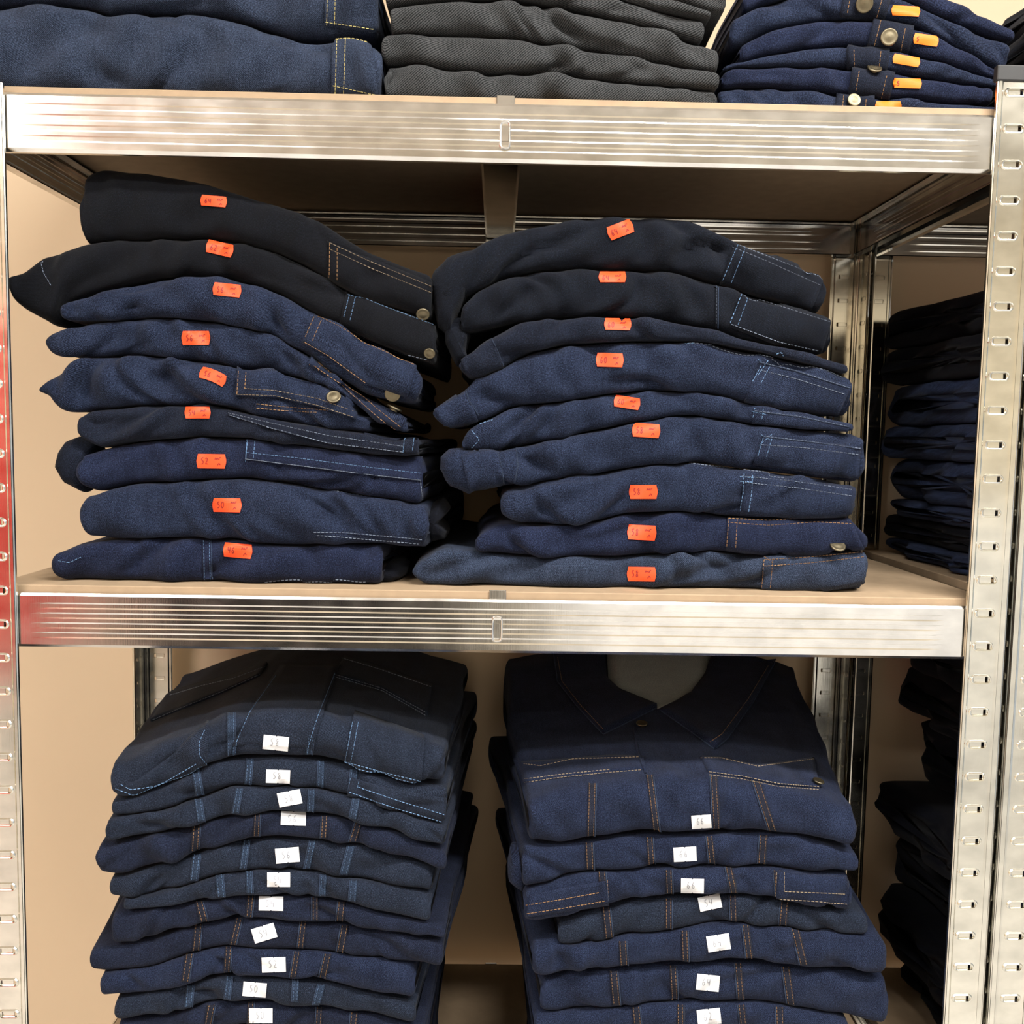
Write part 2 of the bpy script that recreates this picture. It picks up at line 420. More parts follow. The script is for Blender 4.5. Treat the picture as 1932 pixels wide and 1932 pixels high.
class Garment:
    nbrs = ()
def clampz(P, zc, nbrs, m=0.0014):
    """keep a layer's points under the layers above it and over the layers below it"""
    if not nbrs: return P
    P = P.copy(); U, D = Vector((0, 0, 1)), Vector((0, 0, -1)); zm = float(np.mean(zc))
    for nb in nbrs:
        up = nb.zmean > zm
        for i in range(len(P)):
            x, y, z = P[i]
            if up:
                h_ = nb.bvh[0].ray_cast(Vector((x, y, nb.zlo - .05)), U)
                if h_[0] is not None and h_[0].z - m < z: P[i, 2] = h_[0].z - m
            else:
                h_ = nb.bvh[0].ray_cast(Vector((x, y, nb.zhi + .05)), D)
                if h_[0] is not None and h_[0].z + m > z: P[i, 2] = h_[0].z + m
    return P
def gclamp(g, V):
    V = np.asarray(V, float)
    if g.nbrs: V = clampz(V, np.full(len(V), g.zmean), g.nbrs, 0.0004)
    if g.zmin is not None: V[:, 2] = np.maximum(V[:, 2], g.zmin)
    return V
def wrinkle(X, Sv, seed, amp, span=None):
    """soft waves plus short V-shaped creases of heavy cloth, in metres along the cloth"""
    rs = np.random.RandomState(seed)
    wx = X + 0.010 * np.sin(Sv * 60 + rs.rand() * 6) + 0.008 * np.sin(Sv * 21 + X * 35 + rs.rand() * 6)
    wy = Sv + 0.008 * np.sin(X * 38 + rs.rand() * 6)
    f = np.zeros_like(X)
    for k in range(6):
        lam = rs.uniform(0.035, 0.12); a = rs.uniform(-1.0, 1.0)
        f += 0.34 * np.sin(2 * math.pi / lam * (wx * math.cos(a) + wy * 1.1 * math.sin(a)) + rs.rand() * 6.28)
    x0, x1, v1 = span if span is not None else (X.min(), X.max(), Sv.max())
    nk = max(3, int((x1 - x0) / 0.042))
    for k in range(nk):
        cx = rs.uniform(x0, x1); cv = rs.uniform(0.05, 0.75) * v1
        a = rs.uniform(0.35, 1.15) * rs.choice([-1, 1]); L_ = rs.uniform(0.02, 0.055); wd = rs.uniform(0.0045, 0.010)
        p = (wx - cx) * math.cos(a) + (wy - cv) * math.sin(a); q = -(wx - cx) * math.sin(a) + (wy - cv) * math.cos(a)
        q = q + rs.uniform(-4, 4) * p * p
        env = np.exp(-(p / L_) ** 4); dp = rs.uniform(0.7, 1.7)
        f += env * dp * (-np.exp(-(q / wd) ** 2) + 0.55 * np.exp(-((q - 1.7 * wd) / (1.3 * wd)) ** 2))
    return f * amp

def garment(name, label, cat, group, material, top, bot, Yf=0.03, depth=0.36, flare=(0, 0), tilt=0.0,
            amp=0.0024, seed=1, zmin=None, endr=0.008, rf=None, tpow=1.0, nx=150, lean=(0, 0), topamp=0.08, dents=(), nbrs=(), sidewr=0.0):
    g = Garment(); g.mat = material; g.Yf = Yf
    T = np.array([at(x, y, Yf + 0.008)[[0, 2]] for x, y in top]); B = np.array([at(x, y, Yf + 0.008)[[0, 2]] for x, y in bot])
    X0, X1 = min(T[0, 0], B[0, 0]), max(T[-1, 0], B[-1, 0])
    u = np.linspace(0, 1, nx); u = 0.5 * u + 0.5 * (0.5 - 0.5 * np.cos(math.pi * u))
    xs = X0 + (X1 - X0) * u
    fine = np.linspace(X0, X1, 500); k = max(1, int(0.004 / ((X1 - X0) / 500)))
    zt = np.interp(xs, fine, smooth1(np.interp(fine, T[:, 0], T[:, 1]), k))
    zb = np.interp(xs, fine, smooth1(np.interp(fine, B[:, 0], B[:, 1]), k))
    zb = zb + 0.0006
    if zmin is not None: zb = np.maximum(zb, zmin)
    zt = np.maximum(zt, zb + 0.004)
    h = zt - zb
    d = np.minimum(xs - X0, X1 - xs); e = np.clip(1 - d / endr, 0, 0.99)
    es = (1 - e ** 3.2) ** (1 / 3.2)
    zc = (zt + zb) / 2; h = h * es
    zt = zc + h / 2; zb = zc - h / 2
    # loop: bottom back -> bottom front -> front roll -> top front -> top back -> back roll
    nf, nt, nb = 19, 9, 5
    th = np.linspace(-math.pi / 2, math.pi / 2, nf)
    cy = np.abs(np.cos(th)) ** 0.60; sz = np.sign(np.sin(th)) * np.abs(np.sin(th)) ** 0.76
    r = np.minimum(0.021 if rf is None else rf, h * 0.55 + 0.002)
    Xf = np.tile(xs[:, None], (1, nf))
    yrec = endr * 0.9 * (1 - es)
    Yfr = (Yf + yrec + r)[:, None] - r[:, None] * cy[None]
    Zfr = zc[:, None] + h[:, None] / 2 * sz[None]
    if lean != (0, 0):
        uu = (xs - X0) / (X1 - X0)
        Yfr = Yfr + (lean[0] * (1 - uu) ** 2 + lean[1] * uu ** 2)[:, None]
    yb = Yf + depth
    s = np.linspace(0, 1, nt + 1)[1:]
    Yt = Yfr[:, -1:] + (yb - 0.02 - Yfr[:, -1:]) * s[None]
    Zt = zt[:, None] + tilt * s[None] ** tpow * es[:, None] + 0 * Yt
    Yo = Yt[:, ::-1]; Zo = (zb[:, None] + 0.3 * tilt * s[None] ** tpow * es[:, None])[:, ::-1]
    tb = np.linspace(math.pi / 2, -math.pi / 2, nb + 2)[1:-1]
    Yk = yb - 0.02 + 0.02 * np.cos(tb)[None] * es[:, None] + 0 * xs[:, None]
    Zk = zc[:, None] + 0.65 * tilt * es[:, None] + (h[:, None] / 2 + .35 * tilt * es[:, None]) * np.sin(tb)[None]
    Y = np.concatenate([Yfr, Yt, Yk, Yo], 1); Z = np.concatenate([Zfr, Zt, Zk, Zo], 1)
    ml = Y.shape[1]
    sd = np.clip((Y - Yf) / depth, 0, 1)
    uu = ((xs - X0) / (X1 - X0))[:, None]
    rs = np.random.RandomState(seed + 77)
    bump = 0.006 * np.sin(sd * 9 + rs.rand() * 6) * sd
    X = xs[:, None] + flare[0] * sd * (1 - uu) ** 1.5 + flare[1] * sd * uu ** 1.5 + bump * (uu - .5) * 2
    P = np.stack([X, Y, Z], 2)
    ds = np.linalg.norm(np.diff(P, axis=1, append=P[:, :1]), axis=2); Sv = np.cumsum(ds, 1) - ds
    # displacement
    dx = np.gradient(P, axis=0); dv = np.roll(P, -1, 1) - np.roll(P, 1, 1)
    n = np.cross(dx, dv); n /= np.linalg.norm(n, axis=2, keepdims=True) + 1e-9
    if n[nx // 2, nf // 2, 1] > 0: n = -n
    wgt = np.full(ml, 0.0); wgt[:nf] = np.clip(np.cos(th), 0, 1) ** 0.9
    wgt[nf:nf + nt] = topamp * (1 - 0.5 * s)
    wgt[nf - 3:nf] = np.maximum(wgt[nf - 3:nf], topamp)
    disp = wrinkle(X, Sv, seed, amp, (X0, X1, float(np.median(Sv[:, nf])))) * wgt[None] * np.minimum(1, h / 0.025)[:, None]
    for (px, py, rx, rz, dp) in dents:
        q = at(px, py, Yf)
        disp = disp + wgt[None] * dp * np.exp(-((X - q[0]) / rx) ** 2 - ((Z - q[2]) / rz) ** 2)
    P = P + n * disp[..., None]
    if sidewr:                                           # crumpled loose ends at the left side
        wl = np.exp(-((xs - X0) / .035) ** 2)[:, None]
        P[..., 0] += wl * wrinkle(P[..., 1] * .9, P[..., 2] * 1.5 + .4, seed + 9, sidewr, (Yf, Yf + depth, .3))
    V = P.reshape(-1, 3)
    zcv = np.repeat(zc + 0 * zc, ml) + (.65 * tilt * sd ** tpow * es[:, None]).ravel()
    V = clampz(V, zcv, nbrs)
    if zmin is not None: V[:, 2] = np.maximum(V[:, 2], zmin)
    P = V.reshape(nx, ml, 3)
    i, j = np.meshgrid(np.arange(nx - 1), np.arange(ml), indexing='ij'); j2 = (j + 1) % ml
    F = np.stack([i * ml + j, (i + 1) * ml + j, (i + 1) * ml + j2, i * ml + j2], 2).reshape(-1, 4)[:, ::-1].tolist()
    V = np.vstack([V, P[0].mean(0), P[-1].mean(0)]); c0, c1 = len(V) - 2, len(V) - 1
    for jj in range(ml):
        F.append((c0, jj, (jj + 1) % ml)); F.append((c1, (nx - 1) * ml + (jj + 1) % ml, (nx - 1) * ml + jj))
    off = (seed * 0.137) % 1
    uv = np.stack([X.ravel() + off, Sv.ravel() + off * .7], 1); uv = np.vstack([uv, uv[0], uv[-1]])
    base = np.array([(X0 + X1) / 2, Yf + depth / 2, zb.min()])
    g.base = base
    g.root = empty(name, base); tag(g.root, label, cat, group)
    g.body = mesh('folded_cloth', V, F, material, g.root, uv, True, loc=base)
    g.bvh = [BVHTree.FromPolygons(V.tolist(), [f if len(f) < 5 else f for f in F])]
    g.X0, g.X1 = X0, X1; g.zx, g.zcx = xs, zc; g.zmin = zmin; g.zmean = float(zc.mean()); g.zlo = float(V[:, 2].min()); g.zhi = float(V[:, 2].max())
    return g

def hit(g, px, py, lim=0.07):
    d = raydir(px, py); o = Vector(_c); best = None
    for b in g.bvh:
        h_ = b.ray_cast(o, Vector(d), 6)
        if h_[0] is not None and h_[0].y < g.Yf + lim and (best is None or h_[3] < best[2]):
            best = (np.array(h_[0]), np.array(h_[1]), h_[3])
    if best is None:
        q = at(px, py, g.Yf + (0.004 if lim < .3 else .34))
        for b in g.bvh:
            h_ = b.find_nearest(Vector(q))
            if best is None or h_[3] < best[2]: best = (np.array(h_[0]), np.array(h_[1]), h_[3])
    p, n = best[0], best[1]
    if np.dot(n, d) > 0: n = -n
    return p, n

def patch(g, top, bot, name='pocket_flap', off=0.0022, nu=26, nv=9, m=None, lim=0.07, parent=None, free=0.0):
    """a cloth panel sewn on the garment: between two rows of image points, laid on its surface"""
    T = resample(top, nu); B = resample(bot, nu)
    P = np.zeros((nv, nu, 3)); Nn = np.zeros((nv, nu, 3))
    for a in range(nv):
        t_ = a / (nv - 1)
        for b_ in range(nu):
            q = T[b_] * (1 - t_) + B[b_] * t_
            P[a, b_], Nn[a, b_] = hit(g, q[0], q[1], lim)
    for _ in range(2):
        P[1:-1, 1:-1] = 0.5 * P[1:-1, 1:-1] + 0.125 * (P[:-2, 1:-1] + P[2:, 1:-1] + P[1:-1, :-2] + P[1:-1, 2:])
    Nm = np.stack([smooth1(Nn[..., k].ravel(), 3).reshape(nv, nu) for k in range(3)], 2)
    Nm /= np.linalg.norm(Nm, axis=2, keepdims=True) + 1e-9
    Fp = P + Nm * off
    if free: Fp = Fp + Nm * (free * np.linspace(0, 1, nv) ** 2)[:, None, None]
    # rounded rim then skirt back into the cloth
    ext = np.zeros((nv + 2, nu + 2, 3)); ext[1:-1, 1:-1] = Fp
    Bk = P - Nm * 0.0012 if not free else Fp - Nm * 0.003
    ext[0, 1:-1] = Bk[0]; ext[-1, 1:-1] = Bk[-1]; ext[1:-1, 0] = Bk[:, 0]; ext[1:-1, -1] = Bk[:, -1]
    for a, b_ in ((0, 0), (0, -1), (-1, 0), (-1, -1)): ext[a, b_] = Bk[a, b_]
    R, Cc = nv + 2, nu + 2
    V = ext.reshape(-1, 3)
    F = [(i * Cc + j, (i + 1) * Cc + j, (i + 1) * Cc + j + 1, i * Cc + j + 1) for i in range(R - 1) for j in range(Cc - 1)]
    n0 = len(V)
    Vb = Bk.reshape(-1, 3); V = np.vstack([V, Vb])
    F += [(n0 + i * nu + j, n0 + i * nu + j + 1, n0 + (i + 1) * nu + j + 1, n0 + (i + 1) * nu + j) for i in range(nv - 1) for j in range(nu - 1)]
    du = np.r_[0, np.cumsum(np.linalg.norm(np.diff(ext[R // 2], axis=0), axis=1))]
    dv = np.r_[0, np.cumsum(np.linalg.norm(np.diff(ext[:, Cc // 2], axis=0), axis=1))]
    uv = np.stack(np.meshgrid(du + .31, dv + .77), 2).reshape(-1, 2); uv = np.vstack([uv, np.zeros((len(Vb), 2))])
    V = gclamp(g, V)
    o = mesh(name, V, F, m or g.mat, parent or g.root, uv, True, loc=g.base)
    g.bvh.append(BVHTree.FromPolygons(V.tolist(), F))
    return o

def ribbon_pts(g, poly, step_px=3.0, lim=0.07):
    P = np.array(poly, float); L_ = np.linalg.norm(np.diff(P, axis=0), axis=1).sum()
    q = resample(poly, max(3, int(L_ / step_px) + 1))
    H = [hit(g, a, b, lim) for a, b in q]
    p = np.array([h[0] for h in H]); n = np.array([h[1] for h in H])
    for k in range(3): n[:, k] = smooth1(n[:, k], 1)
    return p, n / (np.linalg.norm(n, axis=1, keepdims=True) + 1e-9)

def stitch(g, polys, m='thread_o', dash=0.0030, gap=0.0011, wd=0.00062, off=0.0004, name='stitching', parent=None, lim=0.07):
    """rows of sewing thread, each stitch its own little raised bar"""
    b = MB()
    for poly in polys:
        p, n = ribbon_pts(g, poly, lim=lim)
        d = np.r_[0, np.cumsum(np.linalg.norm(np.diff(p, axis=0), axis=1))]
        s = 0.0
        while s + dash * 0.6 < d[-1]:
            e = min(s + dash, d[-1])
            a_ = np.array([np.interp(s, d, p[:, k]) for k in range(3)]); c_ = np.array([np.interp(e, d, p[:, k]) for k in range(3)])
            nn = np.array([np.interp((s + e) / 2, d, n[:, k]) for k in range(3)]); nn /= np.linalg.norm(nn) + 1e-9
            t_ = c_ - a_; L_ = np.linalg.norm(t_)
            if L_ > 1e-5 and L_ < dash * 1.6:
                t_ /= L_; sd = np.cross(nn, t_); sd /= np.linalg.norm(sd) + 1e-9
                k = len(b.V); w2 = wd / 2
                for q, hh in ((a_, 0.1), (a_ * .7 + c_ * .3, 1), (a_ * .3 + c_ * .7, 1), (c_, 0.1)):
                    b.V += [tuple(q - sd * w2 + nn * off * .2), tuple(q + nn * (off + .00035 * hh)), tuple(q + sd * w2 + nn * off * .2)]
                for r_ in range(3):
                    b.F += [(k + 3 * r_, k + 3 * r_ + 1, k + 3 * r_ + 4, k + 3 * r_ + 3), (k + 3 * r_ + 1, k + 3 * r_ + 2, k + 3 * r_ + 5, k + 3 * r_ + 4)]
            s += dash + gap
    if b.V: b.V = gclamp(g, b.V)
    if len(b.V): return tag(mesh(name, b.V, b.F, M[m], parent or g.root, loc=g.base), None, None, kind='stuff')

def cord(g, polys, m, wd=0.0016, hgt=0.0011, name='seam_edge', parent=None, lim=0.07):
    """a thin continuous raised edge (turned hem, rolled seam)"""
    b = MB(); uv = []
    for poly in polys:
        p, n = ribbon_pts(g, poly, 4, lim)
        t_ = np.gradient(p, axis=0); t_ /= np.linalg.norm(t_, axis=1, keepdims=True) + 1e-9
        sd = np.cross(n, t_); sd /= np.linalg.norm(sd, axis=1, keepdims=True) + 1e-9
        rows = [p + sd * (wd / 2 * math.cos(a)) + n * (hgt * math.sin(a) - .0003) for a in np.linspace(math.pi, 0, 6)]
        G_ = np.stack(rows, 1); b.grid(G_)
        d = np.r_[0, np.cumsum(np.linalg.norm(np.diff(p, axis=0), axis=1))]
        for q in d:
            uv += [(q, .001 * k) for k in range(6)]
    return mesh(name, gclamp(g, b.V), b.F, m, parent or g.root, np.array(uv), True, loc=g.base)

def button(g, px, py, rpx, m='brass', ay=None, lim=0.07, name='button'):
    p, n = hit(g, px, py, lim); rad = rpx * (np.dot(p - _c, _fw)) / CAM['f']
    n = Vector(n).normalized()
    if ay is not None: n = Vector((n.x * .3, -math.cos(ay), math.sin(ay))).normalized()
    t1 = n.orthogonal().normalized(); t2 = n.cross(t1)
    prof = [(0.55, 0.0), (0.55, .0022), (1.0, .0024), (1.0, .0034), (.9, .0042), (.8, .0038), (.45, .0044), (0.02, .0046)]
    rows = []
    for r_, h_ in prof:
        rows.append([tuple(p + np.array(t1 * (rad * r_ * math.cos(a)) + t2 * (rad * r_ * math.sin(a)) + n * h_)) for a in np.linspace(0, 2 * math.pi, 25)])
    b = MB().grid(rows)
    return mesh(name, b.V, b.F, M[m], g.root, None, True, loc=g.base)

DIG = {'0': [[(.5, 1), (.15, .8), (.1, .4), (.35, 0), (.7, .1), (.85, .55), (.7, .95), (.5, 1)]],
       '2': [[(.1, .8), (.4, 1), (.75, .85), (.7, .55), (.15, .05), (.5, .08), (.95, .02)]],
       '4': [[(.15, .95), (.12, .5), (.3, .4), (.8, .5)], [(.82, .95), (.78, .4), (.72, 0)]],
       '5': [[(.85, 1), (.3, .95), (.25, .6), (.65, .55), (.8, .3), (.55, .03), (.15, .05)]],
       '6': [[(.7, 1), (.3, .65), (.15, .25), (.4, 0), (.75, .1), (.75, .4), (.45, .5), (.2, .35)]],
       '8': [[(.8, .9), (.4, 1), (.2, .8), (.7, .4), (.75, .1), (.4, 0), (.2, .2), (.45, .5), (.85, .8)]],
       'n': [[(.05, .1), (.15, .8), (.3, .2), (.45, .75), (.55, .15)], [(.65, .15), (.72, .8), (.95, .75)]],
       '1': [[(.1, .1), (.55, .95), (.85, .25)]]}
def slabel(g, px, py, wpx, hpx, rot, text, style='red', bend=0, lim=0.07, skew=0):
    """gummed price-gun label stuck on the cloth, with hand-written size"""
    cr, sr = math.cos(math.radians(rot)), math.sin(math.radians(rot))
    def mp(u, v):
        x, y = u * wpx, -v * hpx + bend * (4 * u * u - .5) + skew * u * 0
        return px + x * cr - y * sr, py + x * sr + y * cr
    def direct(x, y):
        h_ = g.bvh[0].ray_cast(Vector(_c), Vector(raydir(x, y)), 6)
        return h_[0] is not None and h_[0].y < g.Yf + lim
    for _ in range(16):
        if all(direct(*mp(u, .5)) for u in (-.4, 0, .4)): break
        py += 1
    nu, nv = 15, 7
    def outline(v):
        if style == 'white': return 0.5
        a = abs(v) * 2
        return 0.44 + 0.06 * (1 - a ** 1.6) + (0.012 if a > .95 else 0)
    rowsP = []
    def tb(u, s_):
        if style == 'white' and abs(u) < 0.034: return 0.5 - 0.055 * (1 - abs(u) / .034)
        return 0.5
    us = np.linspace(-1, 1, nu)
    if style == 'white': us = np.sort(np.r_[np.linspace(-1, 1, 12), [-.068, 0, .068]])
    offs = []
    for a in np.linspace(-.5, .5, nv):
        row = []
        for q in us:
            u = q * outline(a); v = a / .5 * tb(u, 1)
            p, n = hit(g, *mp(u, v), lim); row.append((p, n))
        rowsP.append(row)
    P = np.array([[r[0] for r in row] for row in rowsP]); Nn = np.array([[r[1] for r in row] for row in rowsP])
    nm = Nn.mean((0, 1)); nm /= np.linalg.norm(nm)
    for _ in range(2):
        P[1:-1, 1:-1] = 0.5 * P[1:-1, 1:-1] + 0.125 * (P[:-2, 1:-1] + P[2:, 1:-1] + P[1:-1, :-2] + P[1:-1, 2:])
    off = 0.0014
    V = np.vstack([(P + nm * off).reshape(-1, 3), (P + nm * (off - .0003)).reshape(-1, 3)])
    k = nv * nu; F = []
    for i in range(nv - 1):
        for j in range(nu - 1):
            f = (i * nu + j, i * nu + j + 1, (i + 1) * nu + j + 1, (i + 1) * nu + j); F.append(f); F.append(tuple(k + q for q in reversed(f)))
    rim = [j for j in range(nu)] + [i * nu + nu - 1 for i in range(1, nv)] + [(nv - 1) * nu + j for j in range(nu - 2, -1, -1)] + [i * nu for i in range(nv - 2, 0, -1)]
    for a_, b_ in zip(rim, rim[1:] + rim[:1]): F.append((b_, a_, k + a_, k + b_))
    o = mesh('size_label', V, F, M[{'red': 'tag_red', 'overlit': 'tag_overlit', 'white': 'tag_white'}[style]], g.root, None, False, loc=g.base)
    o['label'] = {'red': 'neon orange', 'overlit': 'amber orange', 'white': 'white'}[style] + ' price-gun label'
    lb = BVHTree.FromPolygons(V.tolist(), F)
    b = MB()
    def pen(path, x0, y0, sx, sy, wdt):
        q = np.array([(x0 + sx * a, y0 + sy * c) for a, c in path])
        q = resample(q, len(q) * 4); q = np.stack([smooth1(q[:, 0], 1), smooth1(q[:, 1], 1)], 1)
        tt = np.gradient(q * np.array([wpx, hpx]), axis=0); tt /= np.linalg.norm(tt, axis=1, keepdims=True) + 1e-9
        rows = []
        for s_ in (-.5, .5):
            r_ = []
            for (u, v), t_ in zip(q, tt):
                uu, vv = u - t_[1] * wdt * s_ / wpx, v + t_[0] * wdt * s_ / hpx
                x, y = mp(uu, vv); d = raydir(x, y)
                h_ = lb.ray_cast(Vector(_c), Vector(d), 6)
                if h_[0] is None: h_ = lb.find_nearest(Vector(at(x, y, g.Yf)))
                r_.append(np.array(h_[0]) + nm * .0003)
            rows.append(r_)
        b.grid(rows)
    if style == 'white':
        x = -.24
        for ch in text:
            for path in DIG[ch]: pen(path, x, -.24, .15, .5, 1.3)
            x += .21
    elif text:
        x = -.36
        for ch in text.split()[0]:
            for path in DIG[ch]: pen(path, x, -.22, .11, .46, 1.5)
            x += .14
        if style == 'red':
            for path in DIG['n']: pen(path, .10, .06, .24, .26, 1.4)
            for path in DIG['1']: pen(path, .18, -.34, .14, .24, 1.4)
    if b.V: mesh('handwriting', b.V, b.F, M['pencil' if style == 'white' else 'pen_red'], o, None, False, loc=g.base)
    return o

def seam(g, x1, y1, x2, y2, wpx=15, m='thread_o', edge=1, bow=0, lim=0.07, cloth=None):
    """a felled seam running over the fold: raised strip, worn pale edge, two rows of stitches"""
    n = 9; c = [(x1 + (x2 - x1) * t_ + bow * 4 * t_ * (1 - t_), y1 + (y2 - y1) * t_) for t_ in np.linspace(0, 1, n)]
    A = [(a - wpx / 2, b) for a, b in c]; B = [(a + wpx / 2, b) for a, b in c]
    if cloth is None: cloth = M['seam_brown'] if m == 'thread_o' else M['seam_blue']
    o = patch(g, A, B, 'seam', 0.0014, nu=16, nv=4, lim=lim, m=cloth)
    e1 = [(a + edge * (wpx / 2 - 3.5), b) for a, b in c]; e2 = [(a - edge * (wpx / 2 - 2.5), b) for a, b in c]
    cord(g, [[(a + edge * (wpx / 2 - .5), b) for a, b in c]], M['worn_edge'], .0011, .0009, lim=lim, parent=o)
    stitch(g, [e1, e2], m, parent=o, lim=lim, wd=.00052, dash=.0024)
    return o

def blob(g, poly, Y, thick, name='folded_leg', m=None, seed=3, amp=.0025, pull=0.5):
    """a loose end of cloth: puffed shape between an outline's front and back"""
    P = np.array([at(x, y, Y) for x, y in resample(list(poly) + [poly[0]], 49)[:-1]])
    c = P.mean(0); rows = []
    for a in np.linspace(-math.pi / 2, math.pi / 2, 13):
        s = max(1e-5, math.cos(a)) ** .55
        q = c + (P - c) * s; q = q.copy(); q[:, 1] = Y + thick * math.sin(a); rows.append(np.vstack([q, q[:1]]))
    G_ = np.array(rows); f = wrinkle(G_[..., 0] * 1.6, G_[..., 2] * 1.6 + .3, seed, amp * .6)
    dirn = G_ - c; dirn /= np.linalg.norm(dirn, axis=2, keepdims=True) + 1e-9
    G_ = G_ + dirn * f[..., None]; G_[:, -1] = G_[:, 0]
    b = MB().grid(G_); b.V = gclamp(g, b.V); uv = np.stack([G_[..., 0].ravel(), G_[..., 2].ravel()], 1)
    o = mesh(name, b.V, b.F, m or g.mat, g.root, uv, True, loc=g.base)
    g.bvh.append(BVHTree.FromPolygons([tuple(v) for v in b.V], b.F))
    return o

ORD = ['top', 'second', 'third', 'fourth', 'fifth', 'sixth', 'seventh', 'eighth', 'ninth', 'tenth', 'eleventh', 'twelfth']
ZM = MID + 0.0072; ZT = TOP + 0.0072
# ---------------------------------------------------------------- middle shelf, left stack
GL = 'folded denim trousers in the left stack on the middle shelf'
ML = [
 dict(m='black', top=[(153, 345), (163, 326), (190, 319), (260, 322), (330, 333), (400, 350), (470, 370), (540, 392), (600, 415), (650, 448), (700, 478), (760, 500), (817, 520)],
      bot=[(157, 462), (220, 453), (300, 449), (400, 451), (470, 462), (520, 475), (570, 497), (610, 522), (650, 548), (700, 566), (760, 586), (817, 604)],
      lb=(404, 380, 50, 20, 5, '64'), txt='near-black denim trousers with brown-stitched pocket and orange label 64', amp=.0016, tilt=.0),
 dict(m='black', top=[(14, 537), (45, 510), (75, 483), (110, 476), (135, 470), (160, 461), (220, 453), (300, 450), (400, 452), (470, 463), (520, 476), (570, 498), (610, 523), (650, 548), (720, 572), (824, 610)],
      bot=[(14, 537), (45, 577), (90, 612), (112, 618), (122, 576), (160, 560), (230, 539), (300, 523), (350, 520), (430, 525), (480, 537), (530, 556), (570, 580), (610, 602), (650, 622), (730, 656), (824, 690)],
      lb=(415, 464, 52, 24, 13, '62'), txt='black denim trousers with pointed loose leg and orange label 62', amp=.0022),
 dict(m='navy', top=[(121, 572), (160, 562), (230, 541), (300, 525), (350, 519), (430, 524), (480, 536), (530, 555), (570, 578), (610, 598), (680, 640), (790, 700)],
      bot=[(128, 606), (190, 606), (260, 600), (330, 598), (400, 606), (460, 619), (520, 637), (570, 664), (620, 700), (690, 745), (770, 762)],
      lb=(428, 548, 54, 24, 6, '56'), txt='dark blue denim trousers with buttoned stitched flap and orange label 56'),
 dict(m='navy', top=[(92, 645), (100, 632), (130, 622), (200, 607), (270, 600), (330, 598), (400, 606), (460, 619), (520, 637), (560, 658), (600, 690), (660, 745), (770, 798)],
      bot=[(92, 650), (105, 668), (150, 676), (200, 672), (270, 670), (330, 677), (400, 684), (450, 697), (520, 703), (600, 722), (650, 746), (700, 786), (770, 820)],
      lb=(370, 638, 54, 26, 0, '56'), txt='navy denim trousers with drooping fly flap and level orange label 56'),
 dict(m='navy', top=[(77, 735), (100, 712), (140, 682), (200, 672), (270, 670), (330, 677), (400, 684), (450, 698), (520, 704), (600, 726), (650, 756), (676, 786)],
      bot=[(77, 740), (98, 748), (112, 768), (150, 780), (200, 771), (260, 766), (330, 765), (400, 764), (450, 776), (520, 795), (600, 808), (700, 817)],
      lb=(402, 711, 52, 22, 22, '56'), txt='navy denim trousers with brass-buttoned waistband and tilted orange label 56', bend=3),
 dict(m='ink', top=[(149, 784), (200, 772), (260, 767), (330, 766), (400, 765), (450, 777), (520, 795), (600, 808), (700, 820), (745, 834), (792, 828)],
      bot=[(155, 825), (185, 848), (260, 833), (330, 827), (400, 825), (470, 827), (560, 840), (620, 848), (700, 858), (790, 860)],
      lb=(373, 779, 49, 22, 0, '54'), txt='dark denim trousers with slanting waistband and orange label 54'),
 dict(m='navy2', top=[(157, 858), (185, 849), (260, 834), (330, 828), (400, 826), (470, 828), (560, 841), (620, 849), (700, 859), (798, 864)],
      bot=[(160, 915), (185, 930), (250, 913), (320, 910), (400, 905), (450, 902), (500, 906), (550, 915), (620, 926), (700, 938), (797, 952)],
      lb=(399, 870, 56, 27, 1, '52'), txt='navy denim trousers with light blue stitched band and orange label 52'),
 dict(m='navy', top=[(178, 936), (200, 926), (250, 914), (320, 911), (400, 906), (450, 903), (500, 907), (550, 916), (620, 927), (700, 939), (806, 955)],
      bot=[(160, 1012), (220, 1020), (300, 1015), (400, 1016), (440, 1019), (500, 1029), (560, 1031), (650, 1026), (720, 1028), (802, 1036)],
      lb=(429, 953, 55, 26, 1, '50'), txt='navy denim trousers with a deep diagonal crease and orange label 50'),
 dict(m='navy2', top=[(107, 1050), (118, 1040), (150, 1025), (220, 1020), (300, 1015), (400, 1017), (440, 1020), (500, 1030), (560, 1032), (650, 1026), (717, 1030)],
      bot=[(110, 1080), (125, 1097), (200, 1099), (300, 1101), (400, 1104), (500, 1103), (600, 1104), (720, 1105)],
      lb=(449, 1039, 55, 27, 5, '46'), txt='navy denim trousers with vertical blue seam and orange label 46'),
]
ml = []
for i, q in enumerate(ML):
    where = 'on top of' if i == 0 else ('at the bottom of' if i == 8 else ORD[i] + ' in')
    g = garment('folded_trousers', q['txt'] + ', ' + ORD[i] + ' in left stack', 'trousers', GL, M[q['m']], q['top'], q['bot'],
                Yf=0.030 + 0.003 * math.sin(i * 2.4), depth=0.37, amp=q.get('amp', .0030) * 1.7, seed=11 + i, zmin=ZM, nbrs=ml[-2:], flare=(-.01, (.025 if i > 3 else -.004) + .006 * math.sin(i * 1.9)), tilt=0)
    ml.append(g)

for _st in (ml,):
    for _i, _g in enumerate(_st): _g.nbrs = [_st[k] for k in (_i - 1, _i + 1) if 0 <= k < len(_st)]
